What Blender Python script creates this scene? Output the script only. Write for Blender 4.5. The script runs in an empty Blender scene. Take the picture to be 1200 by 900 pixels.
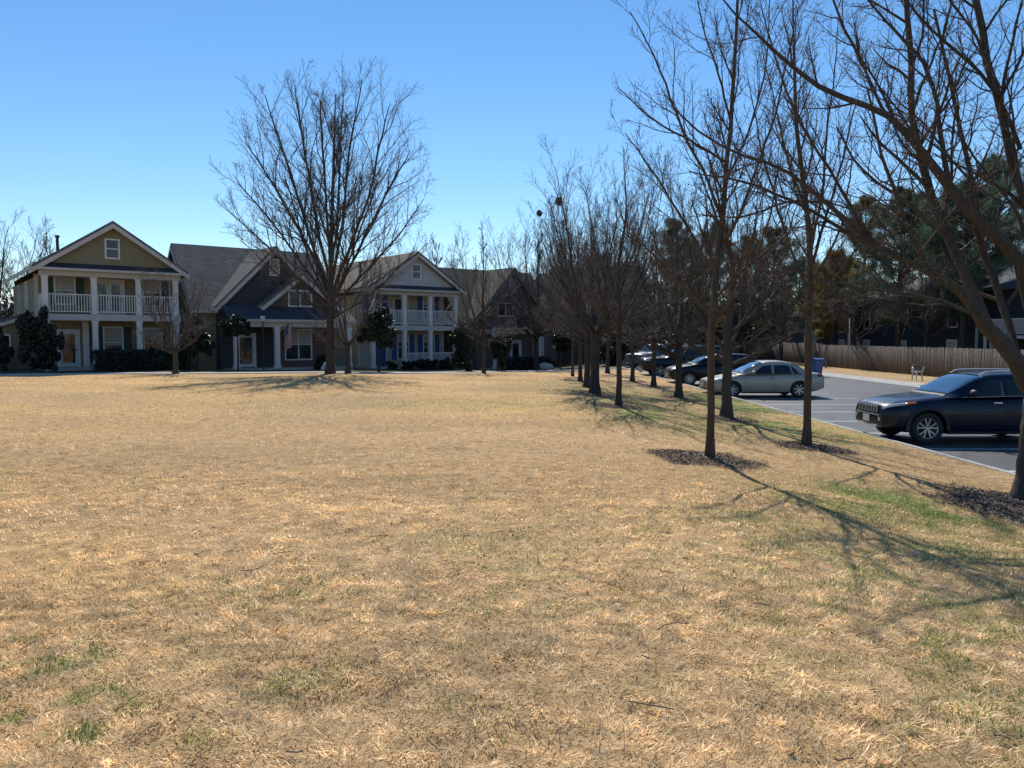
import bpy, bmesh, math, random
import numpy as np
from mathutils import Vector
R = math.radians
rng0 = np.random.default_rng(7)
scn = bpy.context.scene
col = scn.collection

# ------------------------------------------------------------------ camera frame
EYE = 1.65
PITCH = math.atan(55/901.0)
FPX = 901.0
def ray(px, py):
    X = (px-600)/FPX; Y = (450-py)/FPX
    cp, sp = math.cos(PITCH), math.sin(PITCH)
    return np.array([X, cp+Y*sp, -sp+Y*cp])
def at(px, py, y):
    d = ray(px, py); k = y/d[1]
    return np.array([d[0]*k, y, EYE+d[2]*k])
# ------------------------------------------------------------------ numpy helpers
def ss(a, b, x):
    t = np.clip((np.asarray(x, float)-a)/(b-a), 0, 1); return t*t*(3-2*t)
def _h(i, j, s):
    n = (i*374761393 + j*668265263 + s*1442695041) & 0x7fffffff
    n = ((n ^ (n >> 13))*1274126177) & 0x7fffffff
    n = (n ^ (n >> 16)) & 0xffff
    return n/65535.0
def vn(x, y, s=0):
    x = np.asarray(x, float); y = np.asarray(y, float)
    i = np.floor(x).astype(np.int64); j = np.floor(y).astype(np.int64)
    fx = x-i; fy = y-j; fx = fx*fx*(3-2*fx); fy = fy*fy*(3-2*fy)
    a = _h(i, j, s); b = _h(i+1, j, s); c = _h(i, j+1, s); d = _h(i+1, j+1, s)
    return (a*(1-fx)+b*fx)*(1-fy)+(c*(1-fx)+d*fx)*fy
def fbm(x, y, s=0, o=3):
    v = 0; a = .5; t = 0
    for k in range(o):
        v = v+a*vn(x*2**k, y*2**k, s+k*17); t += a; a *= .5
    return v/t
def pchip(xs, ys, x):
    xs = np.array(xs, float); ys = np.array(ys, float); x = np.asarray(x, float)
    h = np.diff(xs); d = np.diff(ys)/h
    m = np.zeros(len(xs)); m[0] = d[0]; m[-1] = d[-1]
    for k in range(1, len(xs)-1):
        if d[k-1]*d[k] > 0:
            w1 = 2*h[k]+h[k-1]; w2 = h[k]+2*h[k-1]
            m[k] = (w1+w2)/(w1/d[k-1]+w2/d[k])
    i = np.clip(np.searchsorted(xs, x)-1, 0, len(xs)-2)
    t = np.clip((x-xs[i])/h[i], 0, 1)
    return ((2*t**3-3*t**2+1)*ys[i]+(t**3-2*t**2+t)*h[i]*m[i]+(-2*t**3+3*t**2)*ys[i+1]+(t**3-t**2)*h[i]*m[i+1])
def nrm(v):
    return v/np.maximum(np.linalg.norm(v, axis=-1, keepdims=True), 1e-9)

# ------------------------------------------------------------------ terrain
UX, UY = .788, .616          # direction of the row of house fronts
OX, OY = -26.2, 43.0
KERB = 8.2
FARK = 19.6
LOTZ = -.74
def gz(x, y):
    x = np.asarray(x, float); y = np.asarray(y, float)
    s = (x-OX)*UX+(y-OY)*UY
    base = -.006*np.clip(y, 0, 70)-.0175*np.clip(s, 0, 34)*ss(30, 60, y)
    t = ss(1.0, 8.0, x)
    z = base*(1-t)+(-.615)*t
    bump = (fbm(x*.35, y*.35, 5)-.5)*.07+(fbm(x*1.3, y*1.3, 9)-.5)*.025
    bump = bump+(fbm(x*4.2, y*4.2, 12, 2)-.5)*.032*(1-ss(8, 20, y))
    z = z+bump*(1-ss(6.5, 8.0, x))*(1-ss(36, 46, y))
    far = -.62-.25*ss(FARK, 26.7, x)
    z = np.where(x > KERB+.1, LOTZ-.06, z)
    z = np.where(x > FARK+.2, far, z)
    z = np.where((y > 66.2) & (x > KERB), -.75, z)
    return z
def gp(px, py):
    d = ray(px, py); t = 2.0
    for k in range(400):
        p = d*t; z = EYE+p[2]
        g = float(gz(p[0], p[1]))
        if z <= g: break
        t += max(.02, (z-g)*.6)
    return np.array([p[0], p[1], g])

# ------------------------------------------------------------------ object helpers
def tag(o, label=None, cat=None, group=None, kind=None):
    if label: o['label'] = label
    if cat: o['category'] = cat
    if group: o['group'] = group
    if kind: o['kind'] = kind
    return o
def thing(name, label, cat, loc=(0, 0, 0), rz=0, group=None):
    o = bpy.data.objects.new(name, None); col.objects.link(o)
    o.empty_display_size = .3
    o.location = [float(c) for c in loc]; o.rotation_euler = (0, 0, rz)
    return tag(o, label, cat, group)
def raw_mesh(name, V, F, mat, parent=None, smooth=False, colr=None, tri=None):
    """V (n,3); F (m,k) int array or list of such arrays"""
    me = bpy.data.meshes.new(name)
    Fs = F if isinstance(F, list) else [F]
    Fs = [np.asarray(f, np.int32) for f in Fs if len(f)]
    V = np.asarray(V, np.float32)
    me.vertices.add(len(V)); me.vertices.foreach_set('co', V.ravel())
    nl = sum(f.size for f in Fs); npoly = sum(len(f) for f in Fs)
    me.loops.add(nl); me.polygons.add(npoly)
    me.loops.foreach_set('vertex_index', np.concatenate([f.ravel() for f in Fs]))
    tot = np.concatenate([np.full(len(f), f.shape[1], np.int32) for f in Fs])
    st = np.concatenate([[0], np.cumsum(tot)[:-1]]).astype(np.int32)
    me.polygons.foreach_set('loop_start', st)
    try: me.polygons.foreach_set('loop_total', tot)
    except Exception: pass
    if smooth: me.polygons.foreach_set('use_smooth', np.ones(npoly, bool))
    me.update(calc_edges=True)
    if colr is not None:
        a = me.attributes.new('Col', 'FLOAT_COLOR', 'POINT')
        c = np.ones((len(V), 4), np.float32); c[:, :3] = colr
        a.data.foreach_set('color', c.ravel())
    me.materials.append(mat)
    o = bpy.data.objects.new(name, me); col.objects.link(o)
    if parent is not None: o.parent = parent
    return o
class MB:
    def __init__(s): s.v = []; s.f = []; s.c = []
    def add(s, vs, fs):
        n = len(s.v); s.v += [tuple(map(float, p)) for p in vs]; s.f += [tuple(i+n for i in f) for f in fs]; return s
    def box(s, x0, x1, y0, y1, z0, z1, mp=None):
        P = [(x, y, z) for z in (z0, z1) for y in (y0, y1) for x in (x0, x1)]
        if mp: P = [mp(*p) for p in P]
        return s.add(P, [(0, 2, 3, 1), (4, 5, 7, 6), (0, 1, 5, 4), (2, 6, 7, 3), (0, 4, 6, 2), (1, 3, 7, 5)])
    def prism(s, poly, axis, a0, a1, mp=None):
        """poly in the two other axes (order kept), extruded along axis 0/1/2"""
        n = len(poly); P = []
        for a in (a0, a1):
            for (p, q) in poly:
                c = [p, q]; c.insert(axis, a); P.append(tuple(c))
        if mp: P = [mp(*p) for p in P]
        return s.add(P, [tuple(range(n)), tuple(range(2*n-1, n-1, -1))]+[(i, (i+1) % n, n+(i+1) % n, n+i) for i in range(n)])
    def bar(s, a, b, w, h, up=(0, 0, 1)):
        a = np.array(a, float); b = np.array(b, float); t = nrm(b-a)
        sd = nrm(np.cross(t, up)); u = np.cross(sd, t)
        P = [e+sd*i*w/2+u*j*h/2 for e in (a, b) for (i, j) in ((-1, -1), (1, -1), (1, 1), (-1, 1))]
        return s.add(P, [(0, 3, 2, 1), (4, 5, 6, 7), (0, 1, 5, 4), (1, 2, 6, 5), (2, 3, 7, 6), (3, 0, 4, 7)])
    def cyl(s, c, ax, r, h, n=16, r2=None):
        """cylinder from c along axis vector ax*h"""
        c = np.array(c, float); ax = nrm(np.array(ax, float)); r2 = r if r2 is None else r2
        ref = np.array([0, 0, 1.]) if abs(ax[2]) < .9 else np.array([1., 0, 0])
        u = nrm(np.cross(ax, ref)); w = np.cross(ax, u)
        P = []
        for k, rr in ((0, r), (1, r2)):
            for i in range(n):
                a = 2*math.pi*i/n
                P.append(c+ax*h*k+(u*math.cos(a)+w*math.sin(a))*rr)
        return s.add(P, [tuple(range(n))[::-1], tuple(range(n, 2*n))]+[(i, (i+1) % n, n+(i+1) % n, n+i) for i in range(n)])
    def lathe(s, prof, n=24, mp=None, closed=False):
        """prof [(r,z)] revolved about z"""
        P = []; m = len(prof)
        for i in range(n):
            a = 2*math.pi*i/n
            for (r, z) in prof: P.append((r*math.cos(a), r*math.sin(a), z))
        if mp: P = [mp(*p) for p in P]
        F = []
        for i in range(n):
            j = (i+1) % n
            for k in range(m if closed else m-1):
                l = (k+1) % m
                F.append((i*m+k, j*m+k, j*m+l, i*m+l))
        return s.add(P, F)
    def build(s, name, mat, parent=None, smooth=False, bevel=0):
        bm = bmesh.new()
        vs = [bm.verts.new(p) for p in s.v]
        for f in s.f:
            try: bm.faces.new([vs[i] for i in f])
            except ValueError: pass
        bmesh.ops.recalc_face_normals(bm, faces=bm.faces)
        if bevel:
            bmesh.ops.bevel(bm, geom=list(bm.edges), offset=bevel, segments=2, affect='EDGES', clamp_overlap=True)
        me = bpy.data.meshes.new(name); bm.to_mesh(me); bm.free()
        if smooth:
            me.polygons.foreach_set('use_smooth', [True]*len(me.polygons))
        me.materials.append(mat)
        o = bpy.data.objects.new(name, me); col.objects.link(o)
        if parent is not None: o.parent = parent
        return o

# ------------------------------------------------------------------ materials
def newmat(name):
    m = bpy.data.materials.new(name); m.use_nodes = True
    nt = m.node_tree; nt.nodes.clear()
    out = nt.nodes.new('ShaderNodeOutputMaterial')
    b = nt.nodes.new('ShaderNodeBsdfPrincipled')
    nt.links.new(b.outputs[0], out.inputs[0])
    return m, nt, b, out
def N(nt, t, **kw):
    n = nt.nodes.new(t)
    for k, v in kw.items(): setattr(n, k, v)
    return n
def mathn(nt, op, a, b=None):
    n = N(nt, 'ShaderNodeMath', operation=op)
    for i, v in enumerate((a, b)):
        if v is None: continue
        if isinstance(v, (int, float)): n.inputs[i].default_value = v
        else: nt.links.new(v, n.inputs[i])
    return n.outputs[0]
def noise(nt, vec, scale, detail=4, rough=.6):
    n = N(nt, 'ShaderNodeTexNoise'); n.inputs['Scale'].default_value = scale
    n.inputs['Detail'].default_value = detail; n.inputs['Roughness'].default_value = rough
    if vec is not None: nt.links.new(vec, n.inputs['Vector'])
    return n.outputs['Fac']
def ramp(nt, fac, stops):
    r = N(nt, 'ShaderNodeValToRGB'); e = r.color_ramp.elements
    while len(e) < len(stops): e.new(.5)
    for k, (p, c) in enumerate(stops):
        e[k].position = p; e[k].color = (*c, 1) if len(c) == 3 else c
    nt.links.new(fac, r.inputs[0]); return r.outputs[0]
def mixc(nt, fac, a, b, mode='MIX'):
    n = N(nt, 'ShaderNodeMix', data_type='RGBA', blend_type=mode)
    for i, v in ((0, fac), (6, a), (7, b)):
        if isinstance(v, (int, float)): n.inputs[i].default_value = v
        elif isinstance(v, tuple): n.inputs[i].default_value = (*v, 1)
        else: nt.links.new(v, n.inputs[i])
    return n.outputs[2]
def bumpn(nt, b, h, strength=.3, dist=.02):
    n = N(nt, 'ShaderNodeBump'); n.inputs['Strength'].default_value = strength; n.inputs['Distance'].default_value = dist
    nt.links.new(h, n.inputs['Height']); nt.links.new(n.outputs[0], b.inputs['Normal'])
def coords(nt):
    return N(nt, 'ShaderNodeTexCoord').outputs['Object']
def mul(c, k): return tuple(min(1, v*k) for v in c)
def M(name, c, rough=.8, var=.18, scale=3., bump=.0, bscale=60., metal=0, coat=0, spec=.5):
    m, nt, b, out = newmat(name)
    v = coords(nt)
    f = noise(nt, v, scale, 6, .65)
    nt.links.new(ramp(nt, f, [(.3, mul(c, 1-var)), (.7, mul(c, 1+var))]), b.inputs['Base Color'])
    b.inputs['Roughness'].default_value = rough; b.inputs['Metallic'].default_value = metal
    b.inputs['Specular IOR Level'].default_value = spec
    if coat: b.inputs['Coat Weight'].default_value = coat; b.inputs['Coat Roughness'].default_value = .04
    if bump: bumpn(nt, b, noise(nt, v, bscale, 3), bump, .01)
    return m
def Mattr(name, rough=.85, var=.2, scale=30., transl=0., bump=0, bscale=80, spec=.3):
    m, nt, b, out = newmat(name)
    a = N(nt, 'ShaderNodeAttribute', attribute_name='Col')
    v = coords(nt)
    f = noise(nt, v, scale, 5, .65)
    g = ramp(nt, f, [(.3, (1-var,)*3), (.7, (1+var,)*3)])
    c = mixc(nt, 1.0, a.outputs['Color'], g, 'MULTIPLY')
    nt.links.new(c, b.inputs['Base Color']); b.inputs['Roughness'].default_value = rough
    b.inputs['Specular IOR Level'].default_value = spec
    if bump: bumpn(nt, b, noise(nt, v, bscale, 4, .7), bump, .02)
    if transl:
        t = N(nt, 'ShaderNodeBsdfTranslucent'); nt.links.new(c, t.inputs[0])
        mx = N(nt, 'ShaderNodeMixShader'); mx.inputs[0].default_value = transl
        nt.links.new(b.outputs[0], mx.inputs[1]); nt.links.new(t.outputs[0], mx.inputs[2])
        nt.links.new(mx.outputs[0], out.inputs[0])
    return m
def Msiding(name, c, pitch=.16, var=.1):
    m, nt, b, out = newmat(name)
    v = coords(nt)
    sx = N(nt, 'ShaderNodeSeparateXYZ'); nt.links.new(v, sx.inputs[0])
    fr = mathn(nt, 'FRACT', mathn(nt, 'DIVIDE', sx.outputs[2], pitch))
    f = noise(nt, v, 2.5, 6, .7)
    nt.links.new(ramp(nt, f, [(.3, mul(c, 1-var)), (.7, mul(c, 1+var))]), b.inputs['Base Color'])
    b.inputs['Roughness'].default_value = .7
    h = mathn(nt, 'SUBTRACT', 1.0, fr)
    bumpn(nt, b, h, .9, .02)
    return m
def Mshingle(name, c):
    m, nt, b, out = newmat(name)
    v = coords(nt)
    br = N(nt, 'ShaderNodeTexBrick'); br.inputs['Scale'].default_value = 1
    br.inputs['Brick Width'].default_value = .3; br.inputs['Row Height'].default_value = .16; br.inputs['Mortar Size'].default_value = .012
    sx = N(nt, 'ShaderNodeSeparateXYZ'); nt.links.new(v, sx.inputs[0])
    cb = N(nt, 'ShaderNodeCombineXYZ')
    nt.links.new(mathn(nt, 'ADD', sx.outputs[0], sx.outputs[1]), cb.inputs[0]); nt.links.new(sx.outputs[2], cb.inputs[1])
    nt.links.new(cb.outputs[0], br.inputs['Vector'])
    br.inputs['Color1'].default_value = (*mul(c, .8), 1); br.inputs['Color2'].default_value = (*mul(c, 1.25), 1); br.inputs['Mortar'].default_value = (*mul(c, .55), 1)
    f = noise(nt, v, 1.2, 6, .7)
    g = ramp(nt, f, [(.3, (.75,)*3), (.7, (1.2,)*3)])
    nt.links.new(mixc(nt, 1., br.outputs['Color'], g, 'MULTIPLY'), b.inputs['Base Color'])
    b.inputs['Roughness'].default_value = .9
    bumpn(nt, b, noise(nt, v, 40, 3), .5, .02)
    return m
def Mbrick(name, c):
    m, nt, b, out = newmat(name)
    v = coords(nt)
    br = N(nt, 'ShaderNodeTexBrick'); br.inputs['Scale'].default_value = 1
    br.inputs['Brick Width'].default_value = .22; br.inputs['Row Height'].default_value = .075; br.inputs['Mortar Size'].default_value = .01
    sx = N(nt, 'ShaderNodeSeparateXYZ'); nt.links.new(v, sx.inputs[0])
    cb = N(nt, 'ShaderNodeCombineXYZ')
    nt.links.new(mathn(nt, 'ADD', sx.outputs[0], sx.outputs[1]), cb.inputs[0]); nt.links.new(sx.outputs[2], cb.inputs[1])
    nt.links.new(cb.outputs[0], br.inputs['Vector'])
    br.inputs['Color1'].default_value = (*mul(c, .8), 1); br.inputs['Color2'].default_value = (*mul(c, 1.3), 1); br.inputs['Mortar'].default_value = (.2, .18, .16, 1)
    nt.links.new(br.outputs['Color'], b.inputs['Base Color']); b.inputs['Roughness'].default_value = .85
    return m
def Mglass(name, c=(.02, .025, .03), rough=.05):
    m, nt, b, out = newmat(name)
    v = coords(nt)
    f = noise(nt, v, 1.3, 2)
    nt.links.new(ramp(nt, f, [(.35, mul(c, .6)), (.65, mul(c, 1.6))]), b.inputs['Base Color'])
    b.inputs['Roughness'].default_value = rough; b.inputs['Specular IOR Level'].default_value = .6
    return m
def Mbark(name, c, dark=.45, scale=9.):
    m, nt, b, out = newmat(name)
    v = coords(nt)
    mp = N(nt, 'ShaderNodeMapping'); mp.inputs['Scale'].default_value = (1, 1, .22); nt.links.new(v, mp.inputs[0])
    f = noise(nt, mp.outputs[0], scale*2.2, 8, .7)
    g = noise(nt, v, 2.2, 4, .6)
    a = ramp(nt, f, [(.32, mul(c, dark)), (.52, c), (.75, mul(c, 1.5))])
    a = mixc(nt, mathn(nt, 'MULTIPLY', g, .5), a, mul(c, 1.25))
    nt.links.new(a, b.inputs['Base Color']); b.inputs['Roughness'].default_value = .9
    b.inputs['Specular IOR Level'].default_value = .25
    bumpn(nt, b, f, .8, .03)
    return m

MAT = {}
MAT['white'] = M('white_paint', (.66, .66, .64), .6, .06, 2)
MAT['white2'] = M('dusty_white_paint', (.50, .48, .44), .6, .1, 2)
MAT['olive'] = Msiding('olive_siding', (.235, .20, .115))
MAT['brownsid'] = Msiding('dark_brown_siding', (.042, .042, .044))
MAT['brownsid2'] = Msiding('shingle_brown_siding', (.10, .075, .055))
MAT['cream'] = Msiding('cream_siding', (.40, .365, .315))
MAT['pale'] = Msiding('pale_siding', (.47, .46, .45))
MAT['tan'] = Msiding('tan_siding', (.13, .105, .075))
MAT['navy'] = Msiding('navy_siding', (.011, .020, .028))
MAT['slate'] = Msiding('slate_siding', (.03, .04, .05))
MAT['redbrick'] = Mbrick('red_brick', (.11, .032, .027))
MAT['tanbrick'] = Mbrick('tan_brick', (.16, .10, .07))
MAT['roofg'] = Mshingle('grey_shingle', (.145, .134, .122))
MAT['roofb'] = Mshingle('brown_shingle', (.115, .092, .066))
MAT['roofd'] = Mshingle('dark_shingle', (.05, .055, .07))
MAT['glass'] = Mglass('window_glass')
MAT['blind'] = M('window_blind', (.36, .355, .335), .8, .05, 6)
MAT['green_sh'] = M('dark_green_shutter', (.018, .045, .04), .6)
MAT['blue_sh'] = M('blue_shutter', (.02, .075, .24), .55)
MAT['black'] = M('black_metal', (.02, .02, .022), .5)
MAT['concrete'] = M('pale_concrete', (.42, .40, .36), .9, .18, 4, .4, 60)
MAT['doorp'] = M('pale_door', (.55, .57, .58), .5)
MAT['doord'] = M('dark_door', (.05, .03, .028), .5)
MAT['bark_near'] = Mbark('brown_grey_bark', (.090, .066, .045))
MAT['bark_grey'] = Mbark('grey_bark', (.078, .064, .050))
MAT['bark_far'] = Mbark('dark_grey_bark', (.06, .048, .041))
MAT['twig'] = M('twig_bark', (.085, .062, .054), .85, .3, 5)
MAT['twig_far'] = M('twig_bark_far', (.135, .115, .104), .85, .3, 2)
MAT['bud'] = M('red_brown_buds', (.14, .05, .04), .6, .3, 20)
MAT['leaf'] = Mattr('evergreen_leaf', .42, .25, 3, .15, spec=.5)
MAT['needle'] = Mattr('pine_needle', .6, .25, 2, .3)
MAT['tantrim'] = M('tan_trim', (.22, .185, .14), .7, .1, 2)
MAT['grass'] = Mattr('dormant_grass_blades', .65, .2, 6, .42, spec=.25)
MAT['chip'] = Mattr('mulch_chips', .95, .2, 20, spec=.2)
MAT['litter'] = Mattr('dry_leaf', .8, .2, 40, .25)

# ------------------------------------------------------------------ ground
# mulch beds: centre, radii
t1 = gp(832, 537); r1 = gp(1204, 586); r2 = gp(945, 523); r3 = gp(851, 489); r4 = gp(795, 466); r5 = gp(766, 453); r6 = gp(741, 447)
t2 = gp(725, 476); t3 = gp(697, 461); t4 = gp(680, 447); t5 = gp(671, 441); t3b = gp(688, 454)
BEDS = [(t1[0]-.05, t1[1]-.15, .88, .95), (r1[0]-.25, r1[1]-1.0, 1.25, 1.75), (r2[0]+.05, r2[1]-.2, .75, .8), (r3[0]+.1, r3[1]-.4, .8, 1.2),
        (r4[0]+.1, r4[1]-.4, .9, 1.5), (r5[0], r5[1]-.3, .9, 1.5), (r6[0], r6[1], .9, 1.2), (t2[0], t2[1], .8, 1.0), (t3[0], t3[1]-.3, 1.2, 1.6), (t4[0], t4[1], .9, 1.2)]
def bedmask(x, y):
    m = np.zeros(np.shape(x))
    wob = (fbm(x*2.2, y*2.2, 41)-.5)*.7
    for (cx, cy, rx, ry) in BEDS:
        d = np.sqrt(((x-cx)/rx)**2+((y-cy)/ry)**2)+wob
        m = np.maximum(m, 1-ss(.62, 1.12, d))
    return m
GREEN = []
for (px, py, rx, ry, a) in [(1050, 590, .9, 1.1, 1.), (1120, 640, .7, .6, .8), (980, 595, .5, .6, .5), (20, 850, .45, .35, .95), (150, 860, .3, .16, .8), (60, 780, .5, .3, .45), (330, 790, .3, .25, .4),
                            (850, 472, 2.0, 4.5, 1.), (760, 482, 1.5, 3.5, .85), (900, 497, 1.3, 2.6, 1.), (960, 505, 1.2, 1.8, .6), (800, 500, 1.2, 1.6, .45), (720, 462, 2, 5, .6), (640, 660, 1.2, 1.5, .18), (1150, 760, 1.2, 1.2, .4), (700, 455, 2.5, 4, .5), (590, 475, 6, 2.2, .28), (940, 620, .8, .8, .5), (300, 695, .8, .4, .25), (1010, 665, 1.3, 1.2, .4), (1120, 700, .9, .9, .45), (1080, 600, 1.4, 1.2, .8), (880, 640, 1, 1, .3), (560, 640, .6, .4, .25)]:
    g = gp(px, py); GREEN.append((g[0], g[1], rx, ry, a))
def greenmask(x, y):
    m = np.zeros(np.shape(x))
    for (cx, cy, rx, ry, a) in GREEN:
        d2 = ((x-cx)/rx)**2+((y-cy)/ry)**2
        m = np.maximum(m, a*np.exp(-d2*.9))
    n = fbm(x*1.9, y*1.9, 77, 4)
    n2 = fbm(x*.35+9, y*.35, 78, 3)
    bg = ss(.64, .76, n)*.3*ss(.40, .62, n2)*.5
    nf = 1-ss(5, 8, y)
    nn_ = fbm(x*5.5, y*5.5, 79, 3)
    out = m*((.35+1.0*ss(.36, .62, n))*(1-nf)+nf*1.3*ss(.47, .62, nn_))+bg*(1-ss(16, 30, y))*(1-nf*.6*(1-ss(.5, .6, nn_)))
    return np.clip(out, 0, 1)
STRAW = np.array([[.70, .52, .30], [.62, .43, .22], [.76, .60, .39], [.50, .33, .17], [.84, .70, .49]])
GRN = np.array([[.25, .30, .07], [.32, .35, .10], [.17, .23, .055]])
def lawn_color(x, y):
    a = fbm(x*.22, y*.22, 3, 4); b = fbm(x*1.1, y*1.1, 13, 3)
    c1 = np.array([.555, .352, .150]); c2 = np.array([.49, .318, .155]); c3 = np.array([.38, .245, .12])
    st_ = fbm(x*.12+3, y*.45, 37, 4)[..., None]
    k = ss(.35, .65, a)[..., None]; c = c1*k+c2*(1-k)
    k = ss(.55, .8, b)[..., None]*.55; c = c*(1-k)+c3*k
    c = c*(.80+.42*st_)
    k = greenmask(x, y)[..., None]; c = c*(1-k)+np.array([.23, .245, .075])*k
    k = bedmask(x, y)[..., None]; c = c*(1-k)+np.array([.12, .085, .066])*k
    return c
# path in front of the houses, in ground points
PATH = [gp(*p) for p in [(-60, 440.5), (60, 439.6), (200, 438.8), (290, 438), (380, 437.4), (440, 438.2), (500, 438), (560, 436.6), (620, 435.2), (680, 434.4), (722, 433.8)]]
PATH = np.array(PATH)
def path_y(x): return np.interp(x, PATH[:, 0], PATH[:, 1])
def make_ground():
    xs = np.concatenate([-np.geomspace(40, 700, 14)[::-1], np.arange(-39, -14, .9), np.arange(-14, 9.4, .11), np.arange(9.6, 30, .8), np.geomspace(31, 700, 14)])
    xs = np.sort(np.concatenate([xs[(abs(xs-8.3) > .12) & (abs(xs-19.8) > .3)], [8.18, 8.22, 8.29, 8.31, 8.4, 19.7, 19.79, 19.81, 20.2]]))
    ys = np.concatenate([-np.geomspace(8, 500, 12)[::-1], np.arange(-7, 1.5, .6), np.arange(1.5, 12, .08), np.arange(12, 16, .16), np.arange(16, 46, .3), np.arange(46, 66, 1.2), [66.19, 66.21], np.arange(67, 90, 2.2), np.geomspace(92, 1500, 16)])
    X, Y = np.meshgrid(xs, ys)
    Z = gz(X, Y)
    c = lawn_color(X, Y)
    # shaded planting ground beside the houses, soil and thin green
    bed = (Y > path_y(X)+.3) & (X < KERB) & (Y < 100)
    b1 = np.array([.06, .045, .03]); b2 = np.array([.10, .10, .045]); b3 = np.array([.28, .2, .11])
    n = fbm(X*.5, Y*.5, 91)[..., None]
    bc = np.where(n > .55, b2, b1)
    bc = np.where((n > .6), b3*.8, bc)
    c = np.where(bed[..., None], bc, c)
    st = (X > FARK)
    c = np.where(st[..., None], np.array([.46, .31, .16])*(.75+.5*fbm(X*.7, Y*.7, 23)[..., None]), c)
    c = np.where(((Y > 66.2) & (X > KERB-2))[..., None], np.array([.16, .12, .07]), c)
    V = np.stack([X, Y, Z], -1).reshape(-1, 3)
    ny, nx = X.shape
    i = np.arange(ny*nx).reshape(ny, nx)
    F = np.stack([i[:-1, :-1], i[:-1, 1:], i[1:, 1:], i[1:, :-1]], -1).reshape(-1, 4)
    m = Mattr('lawn_ground', .95, .38, 9, 0, 1.0, 45, .15)
    nt = m.node_tree
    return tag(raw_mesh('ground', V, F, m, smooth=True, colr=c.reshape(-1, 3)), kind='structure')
make_ground()

def asphalt():
    m, nt, b, out = newmat('asphalt')
    v = coords(nt)
    f = noise(nt, v, 220, 3, .7); g = noise(nt, v, .55, 6, .65)
    vor = N(nt, 'ShaderNodeTexNoise'); vor.inputs['Scale'].default_value = .33; vor.inputs['Detail'].default_value = 7; nt.links.new(v, vor.inputs['Vector'])
    a = ramp(nt, f, [(.3, (.045, .047, .050)), (.7, (.09, .092, .096))])
    w = ramp(nt, g, [(.3, (.62,)*3), (.48, (.95,)*3), (.7, (1.3,)*3)])
    c = mixc(nt, 1., a, w, 'MULTIPLY')
    oil = ramp(nt, noise(nt, v, .9, 4, .55), [(.62, (0, 0, 0)), (.72, (1, 1, 1))])
    c = mixc(nt, mathn(nt, 'MULTIPLY', oil, .5), c, (.03, .03, .032))
    # dark sealed cracks
    k = mathn(nt, 'ABSOLUTE', mathn(nt, 'SUBTRACT', vor.outputs['Fac'], .5))
    kr = ramp(nt, k, [(.0, (1, 1, 1)), (.008, (1, 1, 1)), (.016, (0, 0, 0))])
    c = mixc(nt, mathn(nt, 'MULTIPLY', kr, .8), c, (.03, .03, .033))
    nt.links.new(c, b.inputs['Base Color']); b.inputs['Roughness'].default_value = .62
    bumpn(nt, b, f, .35, .006)
    return m
def sheet(name, x0, x1, y0, y1, z, mat, nx=1, ny=1):
    X, Y = np.meshgrid(np.linspace(x0, x1, nx+1), np.linspace(y0, y1, ny+1))
    V = np.stack([X, Y, np.full_like(X, z)], -1).reshape(-1, 3)
    i = np.arange(V.shape[0]).reshape(ny+1, nx+1)
    F = np.stack([i[:-1, :-1], i[:-1, 1:], i[1:, 1:], i[1:, :-1]], -1).reshape(-1, 4)
    return tag(raw_mesh(name, V, F, mat), kind='structure')
sheet('parking_lot', KERB+.1, FARK-.1, -30, 66.1, LOTZ, asphalt())
mk = MB()
mk.box(KERB+.03, KERB+.17, -30, 66.2, LOTZ-.25, LOTZ+.142)
tag(mk.build('lawn_kerb', MAT['concrete'], bevel=.015), kind='structure')
mk = MB(); mk.prism([(FARK, LOTZ-.2), (FARK, LOTZ+.014), (FARK+.16, LOTZ+.12), (FARK+.36, LOTZ+.14), (FARK+.36, LOTZ-.2)], 1, -30, 66.2, lambda a, b, c: (a, b, c))
mk.box(FARK-.28, FARK-.002, -30, 65.9, LOTZ-.2, LOTZ+.012)
mk.box(KERB+.16, FARK, 66.0, 66.2, LOTZ-.25, LOTZ+.13)
tag(mk.build('far_kerb', MAT['concrete']), kind='structure')
def linepaint():
    m, nt, b, out = newmat('worn_white_paint')
    v = coords(nt)
    f = noise(nt, v, 14, 8, .75)
    nt.links.new(ramp(nt, f, [(.36, (.22, .22, .23)), (.5, (.62, .62, .6))]), b.inputs['Base Color'])
    b.inputs['Roughness'].default_value = .7
    return m
mk = MB()
for k in range(-6, 18):
    y = 16.3+2.72*k
    mk.add([(KERB+.25, y-.055, LOTZ+.004), (KERB+5.3, y-.055, LOTZ+.004), (KERB+5.3, y+.055, LOTZ+.004), (KERB+.25, y+.055, LOTZ+.004)], [(0, 1, 2, 3)])
tag(mk.build('parking_lines', linepaint()), kind='structure')
# footpath
pts = np.array([np.interp(np.linspace(0, len(PATH)-1, 60), np.arange(len(PATH)), PATH[:, k]) for k in range(2)]).T
d = nrm(np.gradient(pts, axis=0)); nn = np.stack([-d[:, 1], d[:, 0]], -1)
V = []; F = []
for i, (p, q) in enumerate(zip(pts, nn)):
    for s, dz in ((-.05, -.1), (0, .035), (1.35, .035), (1.4, -.1)):
        a = p+q*s; V.append((a[0], a[1], float(gz(p[0], p[1]))+dz))
    if i:
        for k in range(3): F.append((4*i-4+k, 4*i+k, 4*i+k+1, 4*i-4+k+1))
tag(raw_mesh('footpath', V, np.array(F), MAT['concrete']), kind='structure')

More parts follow.
